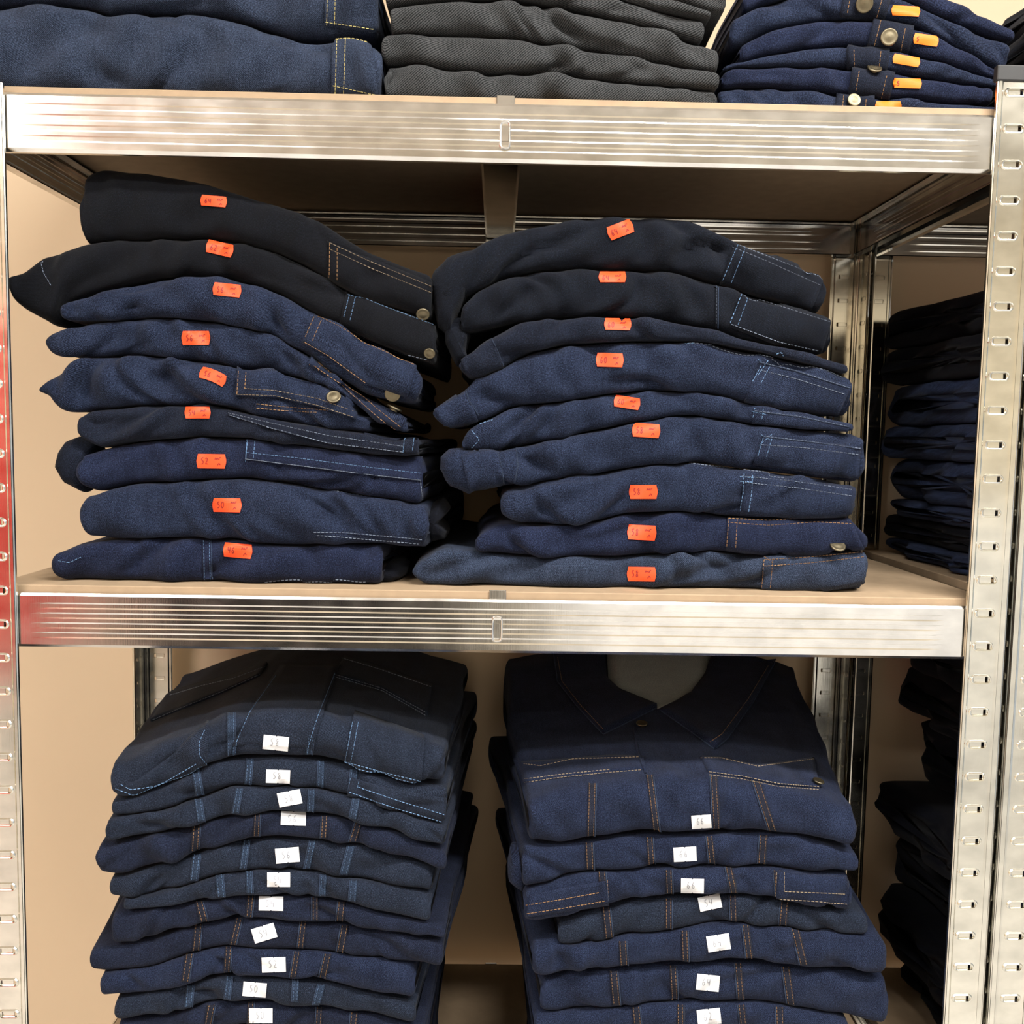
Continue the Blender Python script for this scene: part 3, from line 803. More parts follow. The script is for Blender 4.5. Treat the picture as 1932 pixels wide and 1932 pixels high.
# panels, thread and buttons of the left stack
g = ml[0]
patch(g, [(619, 455), (680, 482), (760, 513), (815, 535)], [(619, 526), (680, 556), (760, 585), (813, 600)], 'pocket')
stitch(g, [[(622, 458), (700, 494), (813, 540)], [(622, 470), (700, 506), (813, 552)]], 'thread_t'); stitch(g, [[(622, 458), (621, 524)], [(636, 468), (636, 530)]], 'thread_o')
button(g, 798, 590, 13)
g = ml[1]
patch(g, [(654, 545), (720, 572), (822, 608)], [(640, 612), (720, 648), (818, 684)], 'pocket_flap')
stitch(g, [[(660, 552), (648, 600)], [(671, 557), (660, 606)]], 'thread_b'); stitch(g, [[(656, 549), (720, 576), (820, 613)]], 'thread_b'); stitch(g, [[(645, 618), (730, 660), (810, 680)]], 'thread_w', wd=.0006)
button(g, 811, 664, 11)
g = ml[2]
patch(g, [(596, 592), (640, 612), (700, 648), (788, 688)], [(572, 645), (620, 672), (690, 725), (770, 745)], 'pocket_flap', off=.004)
stitch(g, [[(599, 595), (640, 615), (700, 651), (786, 690)], [(575, 646), (620, 672), (690, 723)], [(592, 598), (574, 640)], [(606, 604), (588, 646)]], 'thread_o')
button(g, 741, 742, 15)
g = ml[3]
patch(g, [(590, 668), (640, 692), (700, 745), (768, 795)], [(580, 690), (630, 718), (690, 772), (748, 818)], 'fly_flap', off=.005)
stitch(g, [[(592, 690), (640, 722), (700, 776), (745, 813)], [(600, 682), (650, 715), (710, 770), (756, 806)]], 'thread_o')
stitch(g, [[(593, 672), (583, 690)], [(608, 680), (600, 700)]], 'thread_o'); button(g, 749, 760, 15)
g = ml[4]
patch(g, [(447, 697), (520, 703), (600, 724), (680, 758)], [(445, 747), (520, 750), (600, 768), (672, 790)], 'waistband', off=.0045)
stitch(g, [[(450, 700), (447, 744)], [(464, 702), (462, 734)]], 'thread_o'); stitch(g, [[(462, 733), (520, 737), (600, 752), (670, 777)], [(447, 744), (520, 747), (600, 765), (670, 788)]], 'thread_t')
stitch(g, [[(484, 762), (540, 768), (620, 774)], [(484, 770), (540, 775), (600, 778)]], 'thread_o')
button(g, 630, 752, 14)
g = ml[5]
patch(g, [(430, 777), (520, 796), (620, 812), (790, 822)], [(430, 783), (520, 812), (620, 838), (790, 856)], 'waistband')
stitch(g, [[(430, 779), (520, 800), (620, 822), (760, 842)], [(432, 783), (520, 810), (620, 836), (760, 853)]], 'thread_w'); stitch(g, [[(764, 818), (760, 855)], [(782, 818), (778, 852)]], 'thread_b')
blob(g, [(156, 822), (135, 830), (123, 850), (117, 880), (130, 912), (166, 928), (190, 900), (190, 840)], 0.068, 0.03, 'folded_leg', seed=5)
g = ml[6]
patch(g, [(466, 829), (560, 841), (700, 859), (797, 866)], [(463, 866), (560, 880), (700, 898), (795, 908)], 'waistband', off=.003)
stitch(g, [[(467, 831), (463, 872)], [(481, 832), (477, 872)], [(466, 829), (463, 872)]], 'thread_b')
stitch(g, [[(466, 854), (560, 864), (700, 882), (795, 893)]], 'thread_b'); stitch(g, [[(463, 866), (560, 878), (700, 896), (793, 906)], [(793, 906), (797, 945)]], 'thread_w', gap=.0004)
g = ml[7]
cord(g, [[(592, 1005), (650, 1006), (720, 1012), (797, 1019)]], M['navy']); stitch(g, [[(592, 1004), (650, 1005), (720, 1011), (797, 1018)], [(598, 1010), (650, 1014), (720, 1020), (790, 1026)]], 'thread_w')
cord(g, [[(500, 904), (600, 922), (690, 938), (780, 950)]], M['navy']); stitch(g, [[(502, 903), (600, 921), (690, 937)]], 'thread_w', wd=.0006)
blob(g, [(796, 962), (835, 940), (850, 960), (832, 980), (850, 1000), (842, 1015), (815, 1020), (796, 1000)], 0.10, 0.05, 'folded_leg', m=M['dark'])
g = ml[8]
seam(g, 390, 1020, 392, 1103, 17, 'thread_b', cloth=M['navy2'])
stitch(g, [[(500, 1100), (600, 1097), (690, 1102)]], 'thread_w', wd=.0006)
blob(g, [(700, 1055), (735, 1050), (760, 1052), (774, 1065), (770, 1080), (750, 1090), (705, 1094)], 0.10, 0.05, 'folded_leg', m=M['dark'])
stitch(g, [[(110, 1058), (130, 1062), (155, 1050)]], 'thread_b', wd=.0006)
for i, q in enumerate(ML):
    slabel(ml[i], *q['lb'], bend=q.get('bend', 0))
# loose hem on the pointed leg of the second pair
stitch(ml[1], [[(75, 486), (82, 515), (97, 540)]], 'thread_w', wd=.0006)

# ---------------------------------------------------------------- middle shelf, right stack
GR = 'folded denim trousers in the right stack on the middle shelf'
MR = [
 dict(m='soot', top=[(838, 520), (850, 485), (890, 473), (905, 458), (950, 440), (1000, 428), (1080, 415), (1150, 409), (1230, 408), (1290, 415), (1340, 432), (1390, 455), (1450, 478), (1500, 497), (1558, 520)],
      bot=[(845, 575), (900, 548), (940, 527), (1000, 512), (1100, 508), (1200, 508), (1260, 513), (1310, 521), (1360, 537), (1400, 548), (1460, 565), (1535, 590)],
      lb=(1170, 434, 50, 26, -21, '64'), txt='charcoal denim trousers with tilted orange label 64'),
 dict(m='soot', top=[(868, 600), (880, 570), (900, 549), (940, 528), (1000, 513), (1100, 509), (1200, 509), (1260, 514), (1310, 522), (1360, 538), (1400, 549), (1480, 574), (1570, 604)],
      bot=[(880, 628), (940, 616), (975, 608), (1040, 601), (1100, 598), (1180, 598), (1240, 604), (1300, 613), (1360, 626), (1400, 641), (1480, 656), (1565, 668)],
      lb=(1155, 523, 52, 20, 0, '64'), txt='charcoal denim trousers with pleated side and level orange label 64'),
 dict(m='ink', top=[(866, 690), (874, 674), (900, 655), (930, 634), (975, 610), (1040, 602), (1100, 599), (1180, 599), (1240, 605), (1300, 614), (1360, 627), (1400, 642), (1480, 657), (1598, 690)],
      bot=[(866, 695), (880, 712), (905, 716), (950, 693), (975, 676), (1010, 661), (1060, 651), (1130, 646), (1200, 644), (1290, 644), (1350, 649), (1420, 663), (1480, 676), (1598, 708)],
      lb=(1165, 607, 51, 22, 1, '60'), txt='thin dark denim trousers with hemmed leg and orange label 60'),
 dict(m='navy', top=[(818, 778), (826, 765), (870, 740), (900, 716), (950, 692), (975, 677), (1010, 662), (1060, 652), (1130, 647), (1200, 645), (1290, 645), (1350, 650), (1420, 664), (1480, 677), (1540, 692), (1610, 715)],
      bot=[(818, 785), (840, 808), (880, 802), (930, 786), (960, 771), (1000, 763), (1080, 756), (1150, 743), (1200, 738), (1280, 738), (1340, 743), (1400, 757), (1470, 772), (1600, 785)],
      lb=(1151, 680, 52, 26, 2, '60'), txt='blue denim trousers with long cuffed leg and orange label 60'),
 dict(m='navy', top=[(872, 835), (880, 815), (910, 797), (930, 788), (960, 772), (1000, 764), (1080, 757), (1150, 744), (1200, 739), (1280, 739), (1340, 744), (1400, 758), (1470, 773), (1540, 785), (1607, 800)],
      bot=[(872, 850), (930, 852), (970, 846), (1000, 839), (1060, 826), (1130, 811), (1200, 798), (1260, 786), (1310, 783), (1360, 791), (1420, 801), (1500, 809), (1607, 815)],
      lb=(1183, 760, 50, 22, 9, '60'), txt='slim navy denim trousers with gathered end and orange label 60'),
 dict(m='navy', top=[(868, 862), (890, 856), (930, 854), (970, 846), (1000, 840), (1060, 827), (1130, 812), (1200, 799), (1260, 787), (1310, 784), (1360, 792), (1420, 802), (1500, 810), (1626, 820)],
      bot=[(868, 905), (880, 925), (905, 924), (950, 918), (1000, 912), (1050, 905), (1130, 895), (1200, 881), (1250, 876), (1320, 873), (1400, 885), (1470, 893), (1560, 905), (1618, 912)],
      lb=(1219, 809, 53, 26, 4, '58'), txt='navy denim trousers with rolled cuff and orange label 58'),
 dict(m='navy', top=[(945, 935), (955, 925), (985, 916), (1050, 906), (1130, 896), (1200, 882), (1250, 877), (1320, 874), (1400, 886), (1470, 894), (1560, 906), (1613, 920)],
      bot=[(958, 972), (985, 988), (1060, 991), (1130, 986), (1180, 969), (1240, 967), (1320, 967), (1370, 976), (1450, 979), (1612, 976)],
      lb=(1214, 928, 54, 26, 0, '58'), txt='navy denim trousers with light blue cross stitches and orange label 58'),
 dict(m='navy2', top=[(898, 1020), (910, 1003), (940, 990), (985, 989), (1060, 992), (1130, 987), (1180, 970), (1240, 968), (1320, 968), (1370, 976), (1450, 980), (1540, 974), (1600, 975), (1632, 1010)],
      bot=[(898, 1040), (930, 1044), (1000, 1051), (1060, 1049), (1130, 1051), (1200, 1049), (1260, 1046), (1330, 1041), (1400, 1046), (1500, 1046), (1560, 1043), (1634, 1036)],
      lb=(1211, 1005, 55, 28, 3, '58'), txt='navy denim trousers with tan-stitched buttoned waistband and orange label 58'),
 dict(m='blue', top=[(779, 1075), (787, 1060), (840, 1033), (900, 1042), (930, 1045), (1000, 1052), (1060, 1050), (1130, 1052), (1200, 1050), (1260, 1047), (1330, 1042), (1400, 1047), (1500, 1047), (1560, 1044), (1637, 1040)],
      bot=[(780, 1085), (800, 1103), (900, 1105), (1000, 1107), (1100, 1111), (1200, 1114), (1300, 1116), (1400, 1118), (1500, 1119), (1630, 1119)],
      lb=(1211, 1083, 55, 27, 1, '58'), txt='faded blue denim trousers with orange-stitched pocket and orange label 58'),
]
mr = []
for i, q in enumerate(MR):
    g = garment('folded_trousers', q['txt'] + ', ' + ORD[i] + ' in right stack', 'trousers', GR, M[q['m']], q['top'], q['bot'],
                Yf=0.032 + 0.003 * math.sin(i * 1.7 + 1), depth=0.36, amp=q.get('amp', .0030) * 1.7, seed=41 + i, zmin=ZM, nbrs=mr[-2:], flare=(.0, .0), tilt=0)
    mr.append(g)

for _st in (mr,):
    for _i, _g in enumerate(_st): _g.nbrs = [_st[k] for k in (_i - 1, _i + 1) if 0 <= k < len(_st)]
g = mr[0]
blob(g, [(812, 545), (820, 515), (845, 485), (895, 474), (905, 500), (880, 560), (860, 600), (850, 640), (825, 620)], 0.062, 0.03, 'folded_leg', seed=8, m=M['soot'])
patch(g, [(1388, 457), (1450, 480), (1557, 522)], [(1358, 535), (1440, 560), (1530, 585)], 'pocket')
stitch(g, [[(1388, 460), (1450, 484), (1555, 525)], [(1382, 466), (1450, 494), (1548, 538)]], 'thread_w'); stitch(g, [[(1392, 462), (1362, 532)], [(1406, 468), (1378, 538)]], 'thread_b', wd=.0006)
g = mr[1]
blob(g, [(870, 600), (890, 632), (880, 665), (890, 700), (862, 690), (840, 650), (838, 600)], 0.070, 0.03, 'folded_leg', seed=9, m=M['soot'])
patch(g, [(1397, 552), (1480, 578), (1568, 604)], [(1376, 616), (1470, 650), (1550, 664)], 'pocket')
stitch(g, [[(1399, 555), (1378, 610)], [(1412, 560), (1392, 614)]], 'thread_b', wd=.0006); stitch(g, [[(1380, 612), (1470, 645), (1545, 662)], [(1400, 556), (1480, 580), (1566, 607)]], 'thread_w', wd=.0006)
seam(g, 1353, 530, 1352, 620, 6, 'thread_w', cloth=M['soot'])
g = mr[2]
patch(g, [(868, 676), (900, 655), (928, 637)], [(882, 711), (905, 715), (950, 690)], 'hem', off=.002, nu=14)
cord(g, [[(926, 636), (938, 660), (950, 690)]], M['blue'], .0012); stitch(g, [[(1465, 668), (1475, 664), (1478, 672)]], 'thread_b')
g = mr[3]
patch(g, [(820, 775), (870, 741), (878, 734)], [(840, 806), (880, 801), (902, 792)], 'hem', off=.002, nu=14)
cord(g, [[(877, 731), (884, 755), (903, 784)]], M['blue'], .0013)
patch(g, [(1434, 684), (1500, 698), (1606, 728)], [(1404, 756), (1480, 770), (1580, 783)], 'pocket')
cord(g, [[(1432, 684), (1500, 700), (1604, 733)]], M['blue'], .0014)
stitch(g, [[(1432, 683), (1500, 699), (1604, 732)], [(1428, 697), (1500, 714), (1598, 745)]], 'thread_w'); stitch(g, [[(1430, 678), (1445, 690)], [(1449, 680), (1430, 708)], [(1436, 690), (1420, 720)], [(1452, 692), (1436, 722)]], 'thread_b')
stitch(g, [[(1298, 646), (1370, 654), (1480, 680), (1598, 708)]], 'thread_w', wd=.0006); stitch(g, [[(1296, 644), (1310, 648)], [(1292, 648), (1306, 643)]], 'thread_b')
g = mr[4]
patch(g, [(1423, 773), (1500, 783), (1603, 803)], [(1418, 797), (1500, 803), (1600, 812)], 'pocket', off=.002)
cord(g, [[(1424, 776), (1510, 787), (1602, 806)]], M['blue'], .0014); stitch(g, [[(1424, 775), (1510, 786), (1602, 805)]], 'thread_w')
stitch(g, [[(1424, 770), (1420, 790)], [(1440, 772), (1437, 794)], [(1418, 776), (1445, 782)]], 'thread_b')
stitch(g, [[(890, 812), (905, 830), (890, 845)], [(905, 800), (930, 792)]], 'thread_b', wd=.0006)
g = mr[5]
blob(g, [(829, 885), (832, 862), (850, 848), (890, 842), (950, 846), (958, 880), (950, 915), (905, 922), (886, 933), (850, 915)], 0.056, 0.028, 'folded_leg', seed=10)
patch(g, [(870, 862), (900, 850), (938, 848)], [(886, 924), (915, 920), (952, 912)], 'hem', off=.0022, nu=14)
cord(g, [[(938, 848), (946, 880), (951, 912)], [(974, 845), (977, 880), (970, 914)]], M['blue'], .0014)
patch(g, [(1440, 823), (1520, 832), (1624, 845)], [(1420, 876), (1520, 890), (1618, 902)], 'pocket')
cord(g, [[(1440, 824), (1520, 833), (1623, 847)]], M['blue'], .0014)
stitch(g, [[(1440, 823), (1520, 832), (1623, 846)], [(1436, 839), (1520, 845), (1622, 858)]], 'thread_w'); stitch(g, [[(1436, 820), (1456, 832)], [(1456, 820), (1430, 842)], [(1440, 826), (1430, 860)], [(1456, 828), (1446, 862)]], 'thread_b')
g = mr[6]
patch(g, [(1404, 896), (1500, 906), (1611, 922)], [(1396, 968), (1500, 974), (1611, 972)], 'pocket', off=.0028)
stitch(g, [[(1404, 894), (1402, 930), (1396, 966)], [(1420, 896), (1418, 932), (1412, 968)], [(1396, 899), (1424, 902)], [(1396, 908), (1424, 910)]], 'thread_b', wd=.0009)
stitch(g, [[(1400, 898), (1500, 908), (1610, 924)], [(1404, 910), (1500, 920), (1610, 936)]], 'thread_w')
stitch(g, [[(1300, 874), (1400, 886), (1480, 895)]], 'thread_w', wd=.0006)
g = mr[7]
patch(g, [(1372, 976), (1450, 980), (1540, 974), (1600, 976)], [(1370, 1035), (1450, 1044), (1540, 1044), (1630, 1033)], 'waistband', off=.003)
stitch(g, [[(1374, 978), (1450, 982), (1540, 976), (1600, 976)], [(1378, 986), (1450, 991), (1540, 985), (1606, 988)], [(1375, 978), (1371, 1032)], [(1391, 980), (1388, 1034)]], 'thread_o')
button(g, 1579, 1033, 15, ay=.9)
g = mr[8]
cord(g, [[(852, 1032), (862, 1065), (870, 1104)]], M['blue'], .0014)
patch(g, [(1440, 1054), (1530, 1049), (1634, 1038)], [(1436, 1114), (1530, 1116), (1632, 1098)], 'pocket', off=.003)
stitch(g, [[(1442, 1056), (1530, 1051), (1632, 1041)], [(1442, 1068), (1530, 1062), (1634, 1050)], [(1442, 1056), (1437, 1112)], [(1458, 1056), (1453, 1112)], [(1442, 1050), (1458, 1062)]], 'thread_o')
for i, q in enumerate(MR):
    slabel(mr[i], *q['lb'])

# ---------------------------------------------------------------- lower shelf, left stack of jackets
GLL = 'folded denim jackets in the left stack on the lower shelf'
LLc = [  # bottom edges of each layer, front fold
 [(212, 1500), (260, 1500), (330, 1470), (390, 1443), (440, 1432), (520, 1427), (600, 1432), (650, 1446), (720, 1463), (800, 1478), (840, 1474)],
 [(214, 1538), (300, 1530), (390, 1502), (440, 1484), (520, 1482), (600, 1488), (660, 1501), (750, 1530), (842, 1552)],
 [(204, 1586), (300, 1575), (390, 1550), (450, 1536), (520, 1531), (600, 1536), (660, 1546), (750, 1568), (840, 1598)],
 [(186, 1648), (240, 1650), (330, 1625), (400, 1601), (450, 1584), (520, 1579), (600, 1583), (660, 1591), (750, 1611), (842, 1640)],
 [(210, 1688), (280, 1690), (370, 1665), (430, 1646), (470, 1641), (540, 1643), (600, 1646), (650, 1656), (740, 1670), (816, 1684)],
 [(237, 1714), (330, 1706), (400, 1696), (450, 1686), (540, 1689), (600, 1691), (660, 1701), (740, 1724), (812, 1738)],
 [(213, 1784), (300, 1766), (380, 1741), (440, 1729), (520, 1733), (600, 1738), (700, 1749), (840, 1768)],
 [(172, 1828), (205, 1834), (300, 1816), (380, 1796), (440, 1783), (520, 1786), (600, 1796), (700, 1806), (836, 1824)],
 [(193, 1878), (270, 1875), (350, 1856), (430, 1839), (500, 1841), (570, 1846), (620, 1856), (700, 1871), (782, 1884)],
 [(222, 1918), (300, 1915), (360, 1901), (420, 1886), (500, 1889), (560, 1891), (620, 1899), (700, 1911), (784, 1924)],
 [(228, 1965), (300, 1962), (360, 1948), (420, 1936), (500, 1938), (560, 1940), (620, 1948), (700, 1958), (800, 1970)],
]
LLtop0 = [(225, 1440), (300, 1405), (390, 1372), (440, 1352), (520, 1345), (600, 1352), (650, 1362), (720, 1380), (800, 1402), (838, 1415)]
LLlab = [(521, 1401, 48, 27, 6, '58'), (525, 1464, 45, 25, 2, '58'), (547, 1506, 44, 27, -11, '58'), (554, 1545, 47, 26, 2, '56'), (542, 1613, 45, 28, -5, '56'),
         (526, 1660, 43, 27, 0, '54'), (512, 1705, 46, 27, 1, '54'), (499, 1760, 44, 28, -17, '54'), (517, 1819, 45, 28, -2, '52'), (481, 1866, 44, 27, 5, '50'), (493, 1916, 44, 28, 0, '50')]
LLmat = ['jacket2', 'jacket2', 'jacket2', 'jacket', 'jacket2', 'jacket2', 'jacket', 'jacket', 'jacket3', 'jacket2', 'jacket']
LLtxt = ['slate denim jacket showing its chest pockets', 'slate denim jacket with blue-stitched pocket corner', 'slate denim jacket with crooked label under pocket corner',
         'navy denim jacket with orange seams and drooping side', 'slate denim jacket with bright blue seams', 'thin slate denim jacket with close blue seams',
         'dark navy denim jacket with faint orange seams', 'navy denim jacket with tilted label and far-jutting side', 'navy denim jacket with boxy end', 'slate denim jacket with blue seams', 'dark denim jacket cut by the picture edge']
LLseam = [[(437, 1345, 436, 1428), (592, 1350, 583, 1428)],
          [(368, 1446, 378, 1502), (472, 1432, 468, 1480), (606, 1436, 604, 1486), (668, 1452, 663, 1500)],
          [(374, 1508, 380, 1550), (452, 1488, 444, 1534), (588, 1490, 586, 1532), (672, 1507, 665, 1545)],
          [(372, 1556, 368, 1605), (486, 1536, 484, 1578), (612, 1540, 610, 1582), (676, 1552, 664, 1590)],
          [(372, 1612, 366, 1662), (466, 1585, 458, 1640), (590, 1586, 578, 1642), (662, 1596, 648, 1650)],
          [(414, 1650, 418, 1692), (470, 1644, 472, 1685), (610, 1650, 608, 1690), (667, 1662, 664, 1700)],
          [(376, 1700, 386, 1738), (474, 1690, 470, 1730), (594, 1693, 594, 1736), (644, 1702, 640, 1742)],
          [(375, 1744, 370, 1796), (452, 1732, 440, 1782), (572, 1738, 566, 1790), (650, 1746, 640, 1802)],
          [(358, 1800, 350, 1852), (432, 1786, 428, 1838), (560, 1795, 552, 1844), (618, 1800, 606, 1852)],
          [(360, 1858, 356, 1900), (434, 1842, 428, 1886), (558, 1846, 556, 1890), (606, 1858, 596, 1896)],
          [(400, 1896, 392, 1938), (474, 1890, 472, 1936), (602, 1900, 600, 1942), (668, 1910, 664, 1950)]]
ll = []
for i in range(11):
    top = LLtop0 if i == 0 else LLc[i - 1]
    top = [(x, y + (1.2 if i else 0)) for x, y in top]
    bot = LLc[i]
    # side ends follow this layer's own outline
    if i:
        xl, xr = bot[0][0], bot[-1][0]
        top = [(xl + 3, np.interp(xl + 3, [p[0] for p in top], [p[1] for p in top]) + (6 if xl < 215 else 2))] + [p for p in top if xl + 20 < p[0] < xr - 20] + [(xr, np.interp(xr, [p[0] for p in top], [p[1] for p in top]) + 8)]
    g = garment('folded_jacket', LLtxt[i] + ', ' + 'white label ' + LLlab[i][5] + ', ' + ORD[i] + ' in left stack', 'jacket', GLL, M[LLmat[i]], top, bot,
                Yf=0.026 + 0.003 * math.sin(i * 2.1), depth=0.385, amp=.0034, seed=71 + i, nbrs=ll[-2:], flare=(-.055, .014 + .012 * (i > 3) + .006 * math.sin(i)), rf=.032 if i == 0 else None, topamp=.6 if i == 0 else .06)
    ll.append(g)

for _st in (ll,):
    for _i, _g in enumerate(_st): _g.nbrs = [_st[k] for k in (_i - 1, _i + 1) if 0 <= k < len(_st)]
thr = ['thread_b', 'thread_b', 'thread_b', 'thread_o', 'thread_b', 'thread_b', 'thread_o', 'thread_o', 'thread_o', 'thread_b', 'thread_o']
for i, g in enumerate(ll):
    for k, sx in enumerate(LLseam[i]):
        seam(g, *sx, wpx=15 if k in (0, 3) else 13, m='thread_d' if thr[i] == 'thread_b' else thr[i], edge=1 if k < 2 else -1, lim=.06)
g = ll[0]; big = .5
patch(g, [(285, 1362), (340, 1340), (420, 1308), (490, 1276)], [(318, 1308), (380, 1290), (440, 1275), (505, 1252)], 'pocket_flap', lim=big, off=.003)
stitch(g, [[(288, 1358), (340, 1336), (420, 1304), (490, 1272)], [(320, 1312), (380, 1294), (440, 1280), (500, 1258)]], 'thread_w', lim=big)
patch(g, [(650, 1240), (720, 1262), (815, 1294)], [(628, 1276), (720, 1302), (806, 1352)], 'pocket_flap', lim=big, off=.003)
stitch(g, [[(646, 1242), (720, 1264), (813, 1296)], [(630, 1272), (720, 1298), (806, 1346)], [(630, 1277), (720, 1303), (806, 1352)]], 'thread_w', lim=big)
patch(g, [(222, 1488), (262, 1470), (330, 1420), (395, 1360)], [(222, 1500), (262, 1502), (330, 1477), (390, 1442)], 'pocket', lim=.2, off=.003)
stitch(g, [[(228, 1480), (246, 1490), (300, 1482), (372, 1440)], [(218, 1488), (250, 1500), (300, 1493), (388, 1446)], [(386, 1378), (376, 1400), (376, 1425), (390, 1442)]], 'thread_b', lim=.2)
patch(g, [(668, 1345), (730, 1366), (800, 1392)], [(648, 1444), (720, 1462), (795, 1480)], 'pocket', lim=.2, off=.0035)
stitch(g, [[(665, 1362), (650, 1442)], [(676, 1362), (661, 1444)], [(650, 1437), (720, 1456), (790, 1473)], [(648, 1444), (720, 1462), (792, 1480)]], 'thread_b', lim=.2)
patch(g, [(530, 1255), (480, 1330), (440, 1400), (436, 1430)], [(640, 1255), (615, 1330), (594, 1400), (588, 1430)], 'button_placket', lim=big, off=.002)
stitch(g, [[(520, 1275), (470, 1345), (446, 1400), (444, 1428)], [(632, 1270), (600, 1350), (584, 1400), (578, 1428)]], 'thread_b', lim=big)
g = ll[1]
patch(g, [(662, 1466), (740, 1490), (842, 1505)], [(656, 1496), (740, 1524), (838, 1552)], 'pocket', off=.0035)
stitch(g, [[(676, 1485), (740, 1507), (838, 1537)], [(658, 1494), (740, 1523), (836, 1551)], [(662, 1468), (656, 1494)], [(678, 1470), (674, 1486)]], 'thread_b')
for i, g in enumerate(ll):
    slabel(g, *LLlab[i], style='white', lim=.2)

# ---------------------------------------------------------------- lower shelf, right stack of jackets
GLR = 'folded denim jackets in the right stack on the lower shelf'
LRc = [
 [(1000, 1592), (1060, 1595), (1120, 1586), (1180, 1579), (1230, 1576), (1300, 1575), (1360, 1575), (1450, 1571), (1500, 1576), (1560, 1591), (1608, 1602)],
 [(985, 1678), (1060, 1656), (1125, 1641), (1220, 1638), (1300, 1636), (1350, 1634), (1430, 1636), (1500, 1641), (1616, 1642)],
 [(988, 1736), (1020, 1740), (1060, 1731), (1150, 1706), (1200, 1696), (1260, 1691), (1340, 1688), (1390, 1686), (1440, 1691), (1500, 1703), (1602, 1716)],
 [(1053, 1778), (1080, 1783), (1150, 1773), (1200, 1763), (1260, 1753), (1320, 1746), (1390, 1741), (1470, 1749), (1540, 1756), (1633, 1762)],
 [(1004, 1838), (1030, 1846), (1080, 1833), (1150, 1826), (1200, 1821), (1280, 1816), (1360, 1813), (1420, 1816), (1500, 1821), (1580, 1833), (1666, 1836)],
 [(1020, 1904), (1050, 1911), (1110, 1906), (1180, 1896), (1260, 1891), (1330, 1889), (1400, 1891), (1480, 1896), (1560, 1911), (1670, 1934)],
 [(1008, 1962), (1110, 1966), (1180, 1956), (1260, 1951), (1330, 1949), (1400, 1951), (1480, 1956), (1600, 1975)],
]
LRtop0 = [(998, 1508), (1060, 1498), (1120, 1486), (1230, 1472), (1300, 1470), (1360, 1472), (1450, 1480), (1500, 1490), (1560, 1508), (1596, 1526)]
LRlab = [(1323, 1549, 37, 25, -4, '66'), (1292, 1611, 43, 27, -3, '66'), (1306, 1670, 43, 27, 1, '66'), (1339, 1703, 42, 27, -12, '54'), (1355, 1778, 43, 30, -9, '64'), (1335, 1853, 43, 30, 6, '64'), (1338, 1918, 44, 30, -6, '62')]
LRmat = ['jacket3', 'jacket3', 'jacket3', 'jacket2', 'jacket3', 'jacket3', 'jacket3']
LRtxt = ['blue denim jacket with open collar and snap button', 'blue denim jacket with rolled cuff at its side', 'blue denim jacket with two orange-stitched pocket corners', 'short slate denim jacket set back at its end',
         'blue denim jacket with wide drooping side', 'thick blue denim jacket', 'blue denim jacket cut by the picture edge']
LRseam = [[(1118, 1478, 1115, 1583), (1226, 1462, 1240, 1574), (1346, 1464, 1352, 1574), (1425, 1470, 1458, 1570)],
          [(1112, 1590, 1114, 1642), (1226, 1580, 1230, 1636), (1338, 1578, 1344, 1633), (1440, 1576, 1436, 1634)],
          [(1136, 1645, 1140, 1700), (1262, 1642, 1264, 1690), (1374, 1636, 1384, 1684), (1466, 1642, 1470, 1694)],
          [(1144, 1712, 1150, 1770), (1262, 1696, 1262, 1752), (1382, 1690, 1384, 1740), (1480, 1700, 1476, 1748)],
          [(1175, 1776, 1178, 1824), (1292, 1756, 1294, 1814), (1406, 1746, 1414, 1814), (1500, 1754, 1516, 1820)],
          [(1158, 1832, 1164, 1896), (1270, 1822, 1274, 1890), (1392, 1818, 1398, 1890), (1482, 1824, 1492, 1896)],
          [(1200, 1900, 1206, 1954), (1284, 1896, 1284, 1950), (1398, 1896, 1404, 1950), (1470, 1900, 1472, 1956)]]
lr = []
for i in range(7):
    top = [(x, y + (1.2 if i else 0)) for x, y in (LRtop0 if i == 0 else LRc[i - 1])]
    bot = LRc[i]
    if i:
        xl, xr = bot[0][0], bot[-1][0]
        fx, fy = [p[0] for p in top], [p[1] for p in top]
        top = [(xl + 3, np.interp(xl + 3, fx, fy) + 4)] + [p for p in top if xl + 20 < p[0] < xr - 20] + [(xr, np.interp(xr, fx, fy) + 8)]
    g = garment('folded_jacket', LRtxt[i] + ', ' + 'white label ' + LRlab[i][5] + ', ' + ORD[i] + ' in right stack', 'jacket', GLR, M[LRmat[i]], top, bot,
                Yf=0.028 + 0.003 * math.sin(i * 2.7), depth=0.385, amp=.0034, seed=101 + i, nbrs=lr[-2:], flare=(-.030 - .006 * math.sin(i * 2), .06 if i == 0 else .03), rf=.034 if i == 0 else None, topamp=.6 if i == 0 else .06, tilt=.062 if i == 0 else 0, tpow=1.8)
    lr.append(g)

